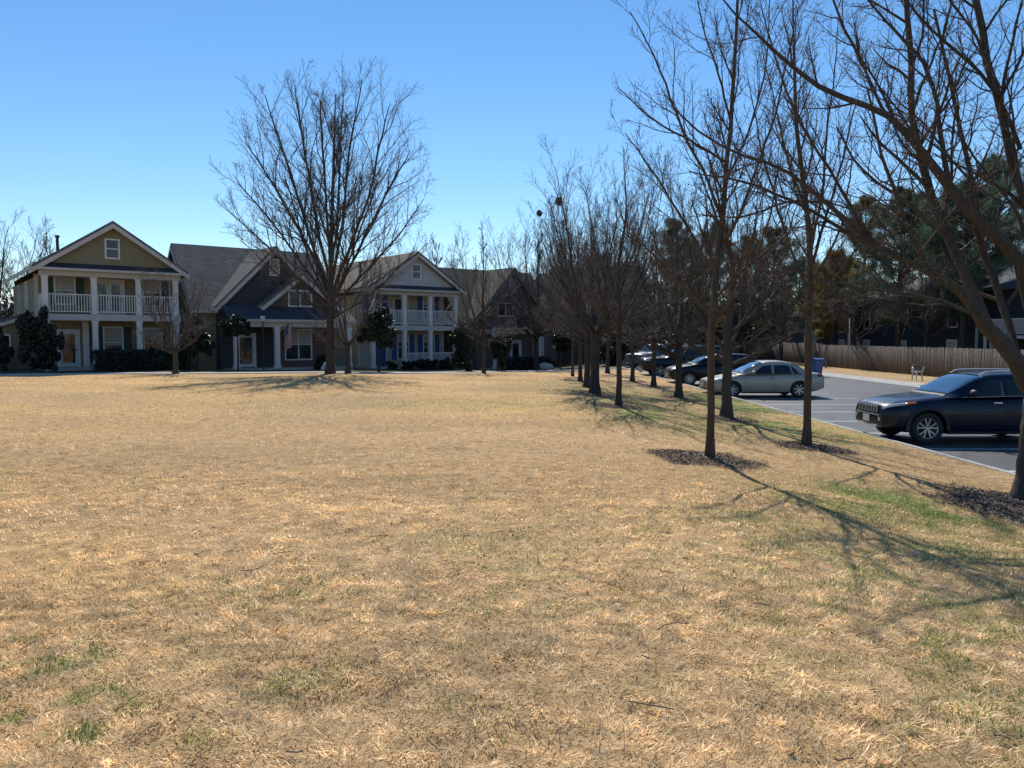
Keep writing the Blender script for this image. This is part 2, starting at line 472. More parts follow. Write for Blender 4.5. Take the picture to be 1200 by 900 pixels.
# ------------------------------------------------------------------ grass blades
def blades(n, y0, y1, wmin, length, width, seed, segs=2, fade=None):
    r = np.random.default_rng(seed)
    u = r.random(n); y = np.sqrt(y0*y0+(y1*y1-y0*y0)*u)
    hw = .72*y+1.7
    x = (r.random(n)*2-1)*hw
    keep = (x < KERB-.0)
    bm_ = bedmask(x, y); keep &= r.random(n) > bm_*.97
    # thinner where the thatch is worn
    thin = ss(.58, .72, fbm(x*1.3, y*1.3, 55)); keep &= r.random(n) > thin*.45
    if fade:
        keep &= r.random(n) < ss(fade[0], fade[1], y)*(1-ss(fade[2], fade[3], y))
    x = x[keep]; y = y[keep]; n = len(x)
    z = gz(x, y)
    g = greenmask(x, y)
    isg = r.random(n) < g*.85
    tuft = fbm(x*3.0, y*3.0, 61, 3)
    L = length*(.45+1.0*r.random(n))*(.55+.95*tuft)
    L = np.where(isg, L*.8, L)
    ang = (fbm(x*2.6, y*2.6, 33, 2)*16)+r.normal(0, 1.2, n)
    lean = np.clip(r.normal(1.22, .3, n), .25, 1.55)        # from vertical
    lean = np.where(isg, lean*.62, lean)
    dirx = np.cos(ang); diry = np.sin(ang)
    wx = -np.sin(ang+r.normal(0, .5, n)); wy = np.cos(ang)
    W = width*(.6+.8*r.random(n))
    ci = r.integers(0, 5, n)
    c = STRAW[ci]*(.72+.5*r.random(n))[:, None]*(.86+.28*fbm(x*.8, y*.8, 19, 3))[:, None]*(.66+.70*ss(.25, .75, fbm(x*9, y*13, 29, 2)))[:, None]*(.82+.38*fbm(x*.12+3, y*.45, 37, 4))[:, None]*(1.38-.26*ss(6, 16, y))[:, None]
    k = ss(.35, .65, fbm(x*.22, y*.22, 3, 4))[:, None]
    c = c*(np.array([1.05, .955, .70])*k+np.array([1.02, .955, .77])*(1-k))
    nearf = (1-ss(3.5, 11, y))[:, None]; lum = c.mean(1, keepdims=True); c = c*(1-.30*nearf)+(lum*np.array([1.06, 1.02, .80]))*.30*nearf
    c = np.where(isg[:, None], GRN[r.integers(0, 3, n)]*(.75+.7*r.random(n))[:, None], c)
    p0 = np.stack([x, y, z-.004], -1)
    wv = np.stack([wx, wy, np.zeros(n)], -1)*W[:, None]/2
    def pt(t, bend):
        a = lean*bend
        return np.stack([dirx*np.sin(a), diry*np.sin(a), np.cos(a)], -1)*(L*t)[:, None]
    m1 = p0+pt(.55, .97); m2 = p0+pt(.55, .97)+np.stack([dirx*np.sin(lean*1.18), diry*np.sin(lean*1.18), np.cos(lean*1.18)], -1)*(L*.45)[:, None]
    if segs == 2:
        V = np.stack([p0-wv, p0+wv, m1+wv*.8, m1-wv*.8, m2], 1)
        b = (np.arange(n)*5)[:, None]
        return V.reshape(-1, 3), b+np.array([[0, 1, 2, 3]]), b+np.array([[3, 2, 4]]), np.repeat(c, 5, 0)
    V = np.stack([p0-wv, p0+wv, m2], 1); b = (np.arange(n)*3)[:, None]
    return V.reshape(-1, 3), np.zeros((0, 4), int), b+np.array([[0, 1, 2]]), np.repeat(c, 3, 0)
def make_grass():
    Vs = []; Q = []; T = []; C = []; off = 0
    for args in [dict(n=370000, y0=1.8, y1=6.2, length=.047, width=.0044, seed=1, fade=(0, .1, 4.2, 6.2)),
                 dict(n=330000, y0=4.2, y1=11.5, length=.048, width=.0060, seed=2, fade=(4.2, 6.2, 7.5, 11.5)),
                 dict(n=240000, y0=7.5, y1=22, length=.058, width=.0105, seed=3, segs=1, fade=(7.5, 11.5, 14, 22)),
                 dict(n=140000, y0=14, y1=44, length=.065, width=.020, seed=4, segs=1, fade=(14, 22, 36, 44))]:
        v, q, t, c = blades(wmin=0, **args)
        Vs.append(v); Q.append(q+off); T.append(t+off); C.append(c); off += len(v)
    V = np.concatenate(Vs)
    o = raw_mesh('dry_grass', V, [np.concatenate(Q), np.concatenate(T)], MAT['grass'], colr=np.concatenate(C))
    tag(o, 'dormant straw coloured lawn grass with scattered green tufts', 'grass', kind='stuff')
make_grass()
def flakes(name, mat, P, size, colors, r, flat=.25, aspect=2.2, label=None, cat=None):
    n = len(P)
    a = r.random(n)*6.283; tx = r.normal(0, flat, n); ty = r.normal(0, flat, n)
    u = nrm(np.stack([np.cos(a), np.sin(a), tx], -1)); w = nrm(np.stack([-np.sin(a), np.cos(a), ty], -1))
    s = size*(.4+1.1*r.random(n))[:, None]
    u = u*s*.5; w = w*s*.5/aspect
    lift = np.array([0, 0, 1])*(np.abs(tx)+np.abs(ty))[:, None]*s*.35
    up = np.array([0, 0, 1.])*s*.12
    V = np.stack([P-u+lift, P-u*.35-w+up+lift*.6, P+u*.45-w*.8+up+lift, P+u+lift*1.3, P+u*.4+w*.9+up*1.6+lift, P-u*.4+w+up*1.4+lift*.5], 1).reshape(-1, 3)
    b = (np.arange(n)*6)[:, None]
    F = np.concatenate([b+np.array([[0, 1, 2, 3]]), b+np.array([[0, 3, 4, 5]])])
    c = colors[r.integers(0, len(colors), n)]*(.6+.8*r.random(n))[:, None]
    return tag(raw_mesh(name, V, F, mat, colr=np.repeat(c, 6, 0)), label, cat, kind='stuff')
def make_mulch():
    r = np.random.default_rng(5); P = []
    for i, (cx, cy, rx, ry) in enumerate(BEDS):
        n = [14000, 52000, 7000, 3500, 2500, 1500, 1000, 2500, 2500, 800][i]
        x = cx+(r.random(n)*2-1)*rx*1.15; y = cy+(r.random(n)*2-1)*ry*1.15
        k = r.random(n) < bedmask(x, y); x = x[k]; y = y[k]
        P.append(np.stack([x, y, gz(x, y)+.002+.010*r.random(len(x))], -1))
    flakes('mulch_chips', MAT['chip'], np.concatenate(P), .036, np.array([[.16, .115, .09], [.10, .072, .056], [.23, .17, .135], [.34, .27, .21], [.40, .30, .18]]), r, .3, 2.6, 'dark brown bark mulch chips spread round the tree bases', 'mulch')
    n = 1500; y = np.sqrt(2.3**2+(22**2-2.3**2)*r.random(n)); x = (r.random(n)*2-1)*(.72*y+.8)
    k = x < KERB; x = x[k]; y = y[k]
    kx = r.random(len(x)) < (.25+.75*ss(-4, 5, x)); x = x[kx]; y = y[kx]
    P = np.stack([x, y, gz(x, y)+.025], -1)
    flakes('leaf_litter', MAT['litter'], P, .038, np.array([[.46, .33, .20], [.34, .22, .13], [.62, .52, .40], [.40, .27, .16]]), r, .22, 1.5, 'small dry fallen leaves scattered over the lawn', 'leaves')
make_mulch()
# twigs lying on the lawn
def lawn_twigs():
    r = np.random.default_rng(15)
    mb = MB()
    for k in range(70):
        y = math.sqrt(2.6**2+(13**2-2.6**2)*r.random()); x = (r.random()*2-1)*(.7*y+.5)
        if x > 7.5: continue
        a = r.random()*6.28; L = .06+.17*r.random()**2
        p = np.array([x, y, 0.]); 
        for s in range(3):
            q = p+np.array([math.cos(a), math.sin(a), 0])*L/3; a += r.normal(0, .35)
            za = float(gz(p[0], p[1]))+.03; zb = float(gz(q[0], q[1]))+.03
            mb.bar((p[0], p[1], za), (q[0], q[1], zb), .0045, .0045); p = q
    tag(mb.build('fallen_twigs', MAT['twig']), 'thin brown twigs dropped on the dry lawn', 'twigs', kind='stuff')
lawn_twigs()
#@@PART2
# ------------------------------------------------------------------ bare trees
def resample(P, n):
    P = np.asarray(P, float); d = np.concatenate([[0], np.cumsum(np.linalg.norm(np.diff(P[:, :3], axis=0), axis=1))])
    t = np.linspace(0, d[-1], n)
    return np.stack([pchip(d, P[:, k], t) if len(P) > 2 else np.interp(t, d, P[:, k]) for k in range(P.shape[1])], -1)
def tubes(PTS, RAD, k):
    """PTS (m,n,3), RAD (m,n) -> verts, quads"""
    m, n, _ = PTS.shape
    T = np.empty_like(PTS); T[:, 1:-1] = PTS[:, 2:]-PTS[:, :-2]; T[:, 0] = PTS[:, 1]-PTS[:, 0]; T[:, -1] = PTS[:, -1]-PTS[:, -2]
    T = nrm(T)
    avg = nrm(PTS[:, -1]-PTS[:, 0])
    ref = np.where((np.abs(avg[:, 2]) < .8)[:, None], np.array([0, 0, 1.]), np.array([1., 0.13, 0]))
    U = nrm(np.cross(T, ref[:, None, :])); W = np.cross(T, U)
    a = np.arange(k)*2*math.pi/k
    V = PTS[:, :, None, :]+RAD[:, :, None, None]*(U[:, :, None, :]*np.cos(a)[None, None, :, None]+W[:, :, None, :]*np.sin(a)[None, None, :, None])
    i = np.arange(m*n*k).reshape(m, n, k)
    j = np.roll(i, -1, axis=2)
    F = np.stack([i[:, :-1], j[:, :-1], j[:, 1:], i[:, 1:]], -1).reshape(-1, 4)
    return V.reshape(-1, 3), F
def grow(P, D, L, Rr, n, wob, trop, tip, r, droop=0):
    m = len(P); out = [P]; D = nrm(D)
    step = (L/n)[:, None]
    for i in range(n):
        D = nrm(D+r.normal(0, wob, (m, 3))+np.array([0, 0, 1.])*trop)
        P = P+D*step; out.append(P)
    PTS = np.stack(out, 1)
    t = np.linspace(0, 1, n+1)[None, :]
    return PTS, Rr[:, None]*(1-(1-tip)*t)
def spawn(PTS, RAD, nch, f0, f1, ang, asd, ratio, rr, r, rmin, fall=.55, amin=0, len_abs=None, updir=0):
    m, n, _ = PTS.shape
    Lp = np.linalg.norm(np.diff(PTS, axis=1), axis=2).sum(1)
    f = f0+(f1-f0)*((np.arange(nch)+.5)[None, :]+r.uniform(-.45, .45, (m, nch)))/nch
    x = f*(n-1); i = np.clip(x.astype(int), 0, n-2); t = x-i
    mi = np.arange(m)[:, None]
    A = PTS[mi, i]; B = PTS[mi, i+1]
    P = A+(B-A)*t[..., None]; T = nrm(B-A)
    rad = RAD[mi, i]*(1-t)+RAD[mi, i+1]*t
    az = np.arange(nch)[None, :]*2.4+r.random((m, 1))*6.28+r.normal(0, .5, (m, nch))
    ref = np.where((np.abs(T[..., 2:3]) < .8), np.array([0, 0, 1.]), np.array([1., 0, 0]))
    U = nrm(np.cross(T, ref)); W = np.cross(T, U)
    a = np.clip(r.normal(ang, asd, (m, nch)), .2, 1.5)
    D = T*np.cos(a)[..., None]+(U*np.cos(az)[..., None]+W*np.sin(az)[..., None])*np.sin(a)[..., None]
    D[..., 2] += updir
    base = Lp[:, None] if len_abs is None else len_abs
    L = base*ratio*(1-fall*(f-f0)/(max(f1-f0, 1e-6)))*r.uniform(.65, 1.3, (m, nch))
    Rc = np.clip(np.minimum(rad*rr, L*.02+.002), rmin, None)
    return P.reshape(-1, 3), D.reshape(-1, 3), L.reshape(-1), Rc.reshape(-1)
def bare_tree(label, base, trunk, limbs, seed, group, cat='tree', name='bare_tree', levels=3, nch=(8, 7, 5), ratio=(.45, .5, .5), ang=.72, twig_r=.0035, trop=.06, wob=.1,
              mats=('bark_near', 'twig'), buds=0, flare=1.5, minlen=.08, trunk_spawn=0, trunk_f=(.3, .97), trunk_ratio=.3, updir=.15, tk=10, limb_fall=.55):
    """trunk: list of polylines [(x,y,z,r)], limbs: same, local to base"""
    r = np.random.default_rng(seed)
    root = thing(name, label, cat, base, 0, group)
    # trunk mesh
    Vs = []; Fs = []; off = 0; lv0 = []
    for k, tr in enumerate(trunk):
        q = resample(tr, 22)
        q[1:-1, :2] += r.normal(0, .006, (20, 2))
        rad = q[:, 3].copy()
        if k == 0:
            h = q[:, 2]-q[0, 2]; rad = rad*(1+(flare-1)*np.exp(-h/.16)); q[0, 2] -= .12
        V, F = tubes(q[None, :, :3], rad[None], tk)
        Vs.append(V); Fs.append(F+off); off += len(V)
        lv0.append((q[:, :3], q[:, 3]))
    raw_mesh('trunk', np.concatenate(Vs), np.concatenate(Fs), MAT[mats[0]], root, True)
    Bv = []; Bf = []; boff = 0
    Tv = []; Tf = []; toff = 0
    tips = []
    cur = []
    if limbs:
        Q = np.stack([resample(l, 16) for l in limbs])
        Q[:, 1:, :3] += np.cumsum(r.normal(0, .0035, (len(limbs), 15, 3)), 1)*np.clip(np.linalg.norm(Q[:, -1:, :3]-Q[:, :1, :3], axis=2, keepdims=True), .5, 8)
        cur.append((Q[..., :3], Q[..., 3]))
        V, F = tubes(Q[..., :3], Q[..., 3], 7); Bv.append(V); Bf.append(F+boff); boff += len(V)
    if trunk_spawn:
        PT = np.stack([a for a, b in lv0]); RT = np.stack([b for a, b in lv0])
        p = spawn(PT, RT, trunk_spawn, trunk_f[0], trunk_f[1], ang*1.1, .14, trunk_ratio, .5, r, twig_r*1.6, .62, updir=updir)
        PTS, RAD = grow(*p, 15, wob*.45, trop*.55, .22, r)
        cur.append((PTS, RAD))
        V, F = tubes(PTS, RAD, 5); Bv.append(V); Bf.append(F+boff); boff += len(V)
    PTS = np.concatenate([c[0] for c in cur]); RAD = np.concatenate([c[1] for c in cur])
    for lv in range(levels):
        p = spawn(PTS, RAD, nch[lv], .14 if lv else .12, .99, ang, .16, ratio[lv], .55, r, twig_r, limb_fall, updir=updir)
        keep = p[2] > minlen; p = tuple(a[keep] for a in p)
        if lv == levels-1:
            kk = r.random(len(p[0])) < .85; p = tuple(a[kk] for a in p)
        n = (9, 6, 4, 3)[lv]
        PTS, RAD = grow(*p, n, wob*(.8, .9, 1.0, 1.1)[lv], trop*(.7, .3, .1, .1)[lv], .3, r)
        RAD = np.maximum(RAD, twig_r*.55)
        V, F = tubes(PTS, RAD, 4 if lv == 0 else 3)
        if lv == 0: Bv.append(V); Bf.append(F+boff); boff += len(V)
        else: Tv.append(V); Tf.append(F+toff); toff += len(V)
        tips.append(PTS)
    raw_mesh('branches', np.concatenate(Bv), np.concatenate(Bf), MAT[mats[0]], root, True)
    raw_mesh('twigs', np.concatenate(Tv), np.concatenate(Tf), MAT[mats[1]], root)
    if buds:
        E = np.concatenate([t[:, -1] for t in tips]+[t[:, t.shape[1]//2] for t in tips[1:]])
        E = E[r.random(len(E)) < .75]
        n = len(E); s = buds*(.6+.8*r.random(n))[:, None]
        o = [np.array(d, float) for d in ((1, 0, 0), (-.5, .87, 0), (-.5, -.87, 0), (0, 0, 1.5), (0, 0, -1.2))]
        V = np.stack([E+d*s for d in o], 1).reshape(-1, 3); b = (np.arange(n)*5)[:, None, None]
        F = (b+np.array([[0, 1, 3], [1, 2, 3], [2, 0, 3], [1, 0, 4], [2, 1, 4], [0, 2, 4]])[None]).reshape(-1, 3)
        tag(raw_mesh('buds', V, F, MAT['bud'], root), kind='stuff')
    return root
RS = 1.0
def guide(base, pts):
    """(px, py, radius px, depth offset) -> local x,y,z,r at the tree's distance"""
    out = []
    for (px, py, rp, dy) in pts:
        y = base[1]+dy; p = at(px, py, y)
        out.append((p[0]-base[0], p[1]-base[1], p[2]-base[2], rp*RS*y/FPX))
    return out
ROWG = 'bare trees planted along the parking lot'
# --- near right tree, heavy limbs
RS = .72
G = lambda pts, b=r1: guide(b, pts)
bare_tree('thick limbed leaning bare tree at the right edge, its roots in the mulch bed', r1,
  [G([(1204, 588, 19, 0), (1207, 540, 17.5, 0), (1212, 490, 17, 0), (1216, 448, 16, 0)]),
   G([(1214, 470, 13, 0), (1186, 416, 13, -.1), (1158, 385, 11.5, -.2), (1127, 342, 8, -.35), (1082, 316, 5.6, -.5), (1020, 282, 4.4, -.7), (967, 237, 3.5, -.9), (913, 196, 2.8, -1.1), (860, 178, 2.1, -1.3), (800, 138, 1.4, -1.5), (775, 105, .7, -1.6)]),
   G([(1216, 460, 12, 0), (1213, 400, 11, .1), (1203, 335, 10.5, .15), (1190, 297, 10, .2), (1162, 275, 9.5, .2), (1127, 236, 8, .1), (1095, 198, 7, 0), (1070, 165, 6, -.1), (1040, 136, 5, -.3), (967, 105, 4, -.6), (920, 70, 3, -.8), (878, 33, 2, -1), (838, -12, 1, -1.1)])],
  [G([(1160, 388, 8, -.2), (1144, 347, 8, 0), (1126, 302, 7.5, .3), (1109, 267, 7, .5), (1094, 227, 7, .6), (1085, 190, 6, .7), (1078, 150, 5.5, .8), (1073, 67, 5, .9), (1068, -10, 4, 1), (1062, -90, 2, 1.1)]),
   G([(1216, 410, 8, .2), (1220, 330, 8, .6), (1212, 250, 7, .8), (1196, 190, 6.5, .9), (1180, 130, 6, 1), (1171, 85, 6, 1.1), (1160, 0, 5, 1.2), (1150, -90, 3, 1.3)]),
   G([(1196, 430, 6, 0), (1181, 370, 6, .5), (1167, 320, 5.5, .7), (1150, 270, 5, .9), (1143, 200, 4, 1.0), (1120, 100, 3, 1.2), (1100, 10, 2, 1.3)]),
   G([(1150, 375, 3.6, -.3), (1133, 364, 3.2, -.4), (1093, 351, 2.8, -.6), (1040, 344, 2.3, -.9), (960, 330, 1.7, -1.3), (900, 312, 1, -1.6)]),
   G([(1060, 304, 4, -.6), (1012, 279, 3.3, -.5), (945, 243, 2.6, -.3), (880, 216, 2, -.1), (810, 203, 1, .1)]),
   G([(1112, 218, 4.5, 0), (1104, 170, 4, .1), (1095, 115, 3.5, .2), (1078, 67, 3, .3), (1045, 30, 2.2, .4), (1011, -5, 1.4, .5)]),
   G([(1196, 175, 3.5, .9), (1170, 112, 3, .7), (1131, 71, 2.5, .6), (1078, 18, 1.8, .5), (1040, -30, 1, .4)]),
   G([(1040, 136, 2.6, -.3), (1000, 60, 2.2, -.5), (975, 10, 1.8, -.6), (960, -40, 1.2, -.7)]),
   G([(967, 237, 2.4, -.9), (930, 235, 2, -.6), (870, 255, 1.4, -.3), (820, 250, .8, 0)]),
   G([(1020, 282, 3, -.7), (985, 215, 2.5, -.9), (940, 140, 2, -1), (915, 60, 1.4, -1), (900, 0, .8, -1)]),
   G([(1218, 380, 7, -.2), (1250, 300, 6, -.6), (1290, 200, 5, -.9), (1320, 60, 3, -1.1), (1340, -40, 1, -1.2)]),
   G([(1218, 430, 6, .3), (1265, 370, 5, .6), (1330, 310, 4, .9), (1400, 250, 2, 1.0)]),
   G([(1095, 320, 4, -.45), (1060, 262, 3.4, -1.0), (1030, 190, 2.6, -1.5), (1010, 110, 1.6, -1.8)])],
  101, ROWG, nch=(15, 8, 4), ratio=(.36, .5, .6), twig_r=.0028, buds=.006, trop=.05, wob=.13, ang=.75, levels=3, trunk_spawn=9, trunk_f=(.35, .98), trunk_ratio=.2, mats=('bark_grey', 'twig'), flare=1.75, tk=14)
# --- tall slender tree in its own mulch ring
RS = .8
G = lambda pts, b=t1: guide(b, pts)
bare_tree('tall slender bare tree standing alone in a dark mulch ring on the open lawn', t1,
  [G([(832, 538, 5.6, 0), (833, 470, 5.3, 0), (834, 400, 5.2, 0), (838, 330, 4.6, 0), (846, 260, 3.9, 0), (853, 180, 3.3, 0), (859, 100, 2.7, 0), (864, 0, 2.0, 0), (868, -90, 1, 0)])],
  [G([(846, 258, 2.5, 0), (825, 200, 2.1, -.2), (805, 160, 1.9, -.3), (784, 111, 1.6, -.4), (767, 58, 1.2, -.5), (740, 3, .7, -.6)]),
   G([(853, 192, 2.1, 0), (811, 164, 1.7, .1), (767, 138, 1.3, .2), (722, 100, .6, .3)]),
   G([(838, 325, 2.4, 0), (815, 285, 2, .2), (790, 240, 1.6, .4), (760, 190, 1.2, .6), (728, 150, .6, .8)]),
   G([(835, 372, 2, 0), (800, 332, 1.6, -.3), (760, 292, 1.2, -.6), (718, 262, .6, -.8)]),
   G([(842, 300, 2.3, 0), (868, 240, 2, -.3), (895, 170, 1.6, -.5), (918, 90, 1.2, -.6), (935, 5, .7, -.7)]),
   G([(851, 212, 1.9, 0), (880, 150, 1.6, .3), (902, 80, 1.2, .6), (912, -10, .7, .8)]),
   G([(837, 352, 2, 0), (872, 318, 1.7, .3), (912, 285, 1.2, .6), (950, 246, .6, .9)]),
   G([(856, 140, 1.7, 0), (838, 80, 1.4, .2), (818, 20, 1, .4), (805, -50, .6, .5)]),
   G([(836, 385, 1.7, 0), (850, 360, 1.5, -.6), (868, 320, 1.2, -1.2), (880, 262, .7, -1.7)])],
  102, ROWG, nch=(10, 7, 4), ratio=(.38, .5, .6), twig_r=.003, buds=.0065, trunk_spawn=20, trunk_f=(.3, .97), trunk_ratio=.17, ang=.62, trop=.08, flare=1.7)
G = lambda pts, b=r2: guide(b, pts)
bare_tree('straight bare tree at the kerb between the silver sedan and the navy car', r2,
  [G([(945, 524, 5.6, 0), (946, 460, 5.3, 0), (948, 400, 5.2, 0), (950, 330, 4.6, 0), (946, 250, 3.8, 0), (936, 170, 3, 0), (931, 100, 2.3, 0), (930, 30, 1.4, 0), (928, -40, .7, 0)])],
  [G([(949, 318, 2.3, 0), (966, 250, 2, .2), (985, 180, 1.5, .3), (1000, 120, .8, .4)]),
   G([(949, 300, 2.3, 0), (960, 240, 2, -.3), (968, 170, 1.6, -.5), (975, 90, 1, -.6), (980, 20, .5, -.7)]),
   G([(948, 340, 2.3, 0), (925, 285, 2, .3), (905, 220, 1.6, .5), (888, 150, 1.1, .6), (878, 90, .5, .6)]),
   G([(950, 360, 2, 0), (990, 310, 1.6, -.3), (1020, 255, 1.2, -.5), (1045, 195, .6, -.6)]),
   G([(948, 372, 2, 0), (915, 335, 1.6, -.5), (880, 305, 1.1, -.9), (850, 280, .5, -1.2)]),
   G([(946, 250, 2, 0), (925, 190, 1.6, -.3), (908, 120, 1, -.5), (895, 50, .5, -.6)])],
  103, ROWG, nch=(10, 7, 4), ratio=(.38, .5, .6), twig_r=.0032, buds=.006, trunk_spawn=18, trunk_f=(.32, .96), trunk_ratio=.17, ang=.62, trop=.08, flare=1.7)
# --- vase shaped trees built from a fork of ascending limbs
def vase(label, base, H, hf, r0, nl, spread, seed, group=ROWG, twr=.006, nch=(8, 6, 4), leader=True, low=0, lean=(0, 0), curve=.55, **kw):
    r = np.random.default_rng(seed)
    top = H if leader else hf*1.05
    tr = [(0, 0, 0, r0), (lean[0]*hf*.5, lean[1]*hf*.5, hf*.5, r0*.93), (lean[0]*hf, lean[1]*hf, hf, r0*.9)]
    if leader:
        for f in (.35, .65, 1):
            z = hf+(H-hf)*f
            tr.append((lean[0]*z+r.normal(0, .04*H*f*.5), lean[1]*z+r.normal(0, .04*H*f*.5), z, r0*(.62*(1-f)+.07)))
    limbs = []
    a0 = r.random()*6.28
    for k in range(nl):
        a = a0+k*6.283/nl*1.0+r.normal(0, .25) if nl <= 6 else a0+k*2.4
        z0 = hf*(.93+.35*(k/nl)) if leader else hf*(.9+.15*k/nl)
        Ht = H*r.uniform(.78, .97)
        S = spread*r.uniform(.7, 1.1)
        q = []
        for f in (0, .2, .45, .72, 1):
            rad = S*(f**curve); zz = z0+(Ht-z0)*f**1.1
            q.append((lean[0]*z0+math.cos(a)*rad+r.normal(0, .04), lean[1]*z0+math.sin(a)*rad+r.normal(0, .04), zz, r0*(.30*(1-f)+.045)))
        limbs.append(q)
    for k in range(low):
        a = r.random()*6.28; z0 = hf*r.uniform(.75, 1.1); S = spread*r.uniform(.8, 1.25); zt = z0+S*r.uniform(.35, .9)
        limbs.append([(0, 0, z0, r0*.33), (math.cos(a)*S*.4, math.sin(a)*S*.4, z0+(zt-z0)*.3, r0*.24), (math.cos(a)*S*.75, math.sin(a)*S*.75, z0+(zt-z0)*.7, r0*.15), (math.cos(a)*S, math.sin(a)*S, zt, r0*.06)])
    args = dict(nch=tuple(n+1 if i < 2 else n for i, n in enumerate(nch)), ratio=(.42, .55, .62), ang=.58, trop=.09, twig_r=twr, mats=('bark_far', 'twig_far'), trunk_spawn=10 if leader else 0, trunk_f=(.4, .97), trunk_ratio=.22, flare=1.65)
    args.update(kw)
    return bare_tree(label, base, [tr], limbs, seed, group, **args)
vase('low forking bare tree in front of the front door of the silver sedan', r3, 7.6, 1.75, .135, 6, 2.0, 201, low=6, twr=.0045, nch=(9, 6, 4), mats=('bark_grey', 'twig'))
vase('grey bare tree in front of the dark crossover behind the silver sedan', r4, 6.6, 1.7, .125, 5, 2.2, 202, low=9, twr=.005, curve=.8, ang=.75, updir=.0)
vase('bare tree in front of the large black sport utility at its headlight', r5, 7.6, 2.1, .105, 7, 1.3, 203, low=7, twr=.0055)
vase('bare tree at the kerb before the farthest silver car', r6, 6.8, 2.0, .10, 4, 2.2, 204, low=7, twr=.006)
vase('young thin trunked bare tree at the left edge of the green grass patch', t2, 6.8, 2.2, .075, 5, 1.5, 205, low=7, twr=.005, nch=(8, 6, 3))
vase('thick trunked vase shaped bare tree, the stoutest in the row', t3, 7.6, 2.0, .155, 8, 2.3, 206, low=8, twr=.0047, nch=(10, 7, 4), leader=False, curve=.7)
vase('stout bare tree standing just behind the vase shaped tree, trunks almost touching', t3b, 8.0, 2.3, .12, 6, 2.1, 207, low=5, twr=.006, nch=(9, 6, 4), leader=False, curve=.7)
vase('slim bare tree left of the vase shaped trees', t4, 6.8, 2.2, .09, 4, 1.5, 208, low=5, twr=.006)
vase('thinnest bare trunk left of the vase shaped trees near the footpath', t5, 7.4, 2.3, .07, 5, 1.6, 209, low=5, twr=.0065)
vase('bare tree near the far end of the row by the footpath', gp(712, 437.5), 8.4, 2.2, .12, 6, 2.0, 210, low=5, twr=.007)
# --- trees in front of the houses
HG = 'bare trees in front of the houses'
bt = gp(387, 438)
RS = .95
def big_tree():
    b = bt; g = lambda pts: guide(b, pts)
    W = lambda a: [(p[0], p[1], p[2]*.9, p[3]) for p in a]
    limbs = [
     [(383, 340, 4.2, 0), (362, 290, 3.6, -.5), (330, 235, 3, -1), (300, 185, 2.2, -1.4), (276, 150, 1, -1.7)],
     [(384, 330, 4, 0), (360, 270, 3.4, .6), (340, 200, 2.8, 1.1), (318, 140, 2, 1.5), (305, 95, .9, 1.8)],
     [(386, 322, 4, 0), (370, 250, 3.4, -.3), (358, 180, 2.7, -.6), (348, 120, 2, -.8), (342, 75, .9, -1)],
     [(389, 330, 4, 0), (404, 260, 3.4, .4), (412, 190, 2.7, .8), (424, 125, 1.9, 1), (434, 75, .9, 1.2)],
     [(390, 340, 4.2, 0), (414, 275, 3.6, -.5), (436, 205, 2.8, -1), (452, 140, 2, -1.5), (462, 100, .9, -1.8)],
     [(390, 352, 4, 0), (418, 300, 3.3, .4), (450, 240, 2.7, .8), (476, 190, 1.9, 1), (492, 160, .9, 1.2)],
     [(391, 358, 3.4, 0), (425, 325, 2.8, -.6), (462, 285, 2.2, -1.2), (490, 250, 1.4, -1.6), (506, 226, .7, -1.9)],
     [(384, 360, 3.4, 0), (350, 325, 2.8, .5), (312, 285, 2.2, 1), (276, 255, 1.5, 1.4), (256, 235, .7, 1.6)],
     [(384, 350, 3.4, 0), (346, 298, 2.8, -1), (305, 245, 2.2, -2), (272, 210, 1.5, -2.8), (258, 190, .7, -3.2)],
     [(387, 320, 3.4, 0), (380, 230, 2.8, -1.6), (376, 160, 2.2, -2.6), (374, 100, 1.2, -3.2)],
     [(388, 320, 3.4, 0), (396, 230, 2.8, 1.6), (400, 160, 2.2, 2.6), (404, 90, 1.2, 3.2)],
     [(389, 350, 3.2, 0), (410, 300, 2.6, -2), (430, 250, 2, -3.4), (448, 200, 1.2, -4.4)],
     [(385, 350, 3.2, 0), (362, 300, 2.6, 2), (344, 245, 2, 3.4), (328, 195, 1.2, 4.4)],
     [(391, 372, 2.6, 0), (430, 350, 2.0, .5), (468, 318, 1.5, 1), (498, 285, .7, 1.5)],
     [(384, 374, 2.4, 0), (350, 345, 2, -.6), (310, 312, 1.4, -1.2), (268, 275, .7, -1.6)]]
    bare_tree('huge round crowned bare shade tree standing before the dark gabled house', b,
      [g([(387, 440, 5.2, 0), (387, 400, 4.7, 0), (387, 350, 4.2, 0), (388, 290, 2.6, 0), (390, 220, 1.9, 0), (392, 160, 1.2, 0), (393, 110, .5, 0)])],
      [[(p[0]*.9, p[1]*.9, 2.6+(p[2]-2.6)*.935, p[3]*.5) for p in g(l)] for l in limbs], 301, HG, nch=(16, 9, 5), ratio=(.36, .5, .6), twig_r=.0075, ang=.60, trop=.05, wob=.12, trunk_spawn=8, trunk_f=(.35, .9), trunk_ratio=.3,
      mats=('bark_far', 'twig_far'), flare=1.6, limb_fall=.5)
big_tree()
vase('many stemmed small bare tree right beside the huge shade tree', gp(408, 438), 7.2, 1.5, .14, 7, 2.6, 302, HG, twr=.0075, nch=(7, 5, 3), leader=False, low=2, curve=.8)
vase('small bare multi branched tree in front of the olive porch house', gp(206, 438.5), 5.6, 1.3, .13, 7, 1.7, 303, HG, twr=.0075, nch=(7, 5, 3), leader=False, low=7, curve=.8, mats=('bark_grey', 'twig_far'))
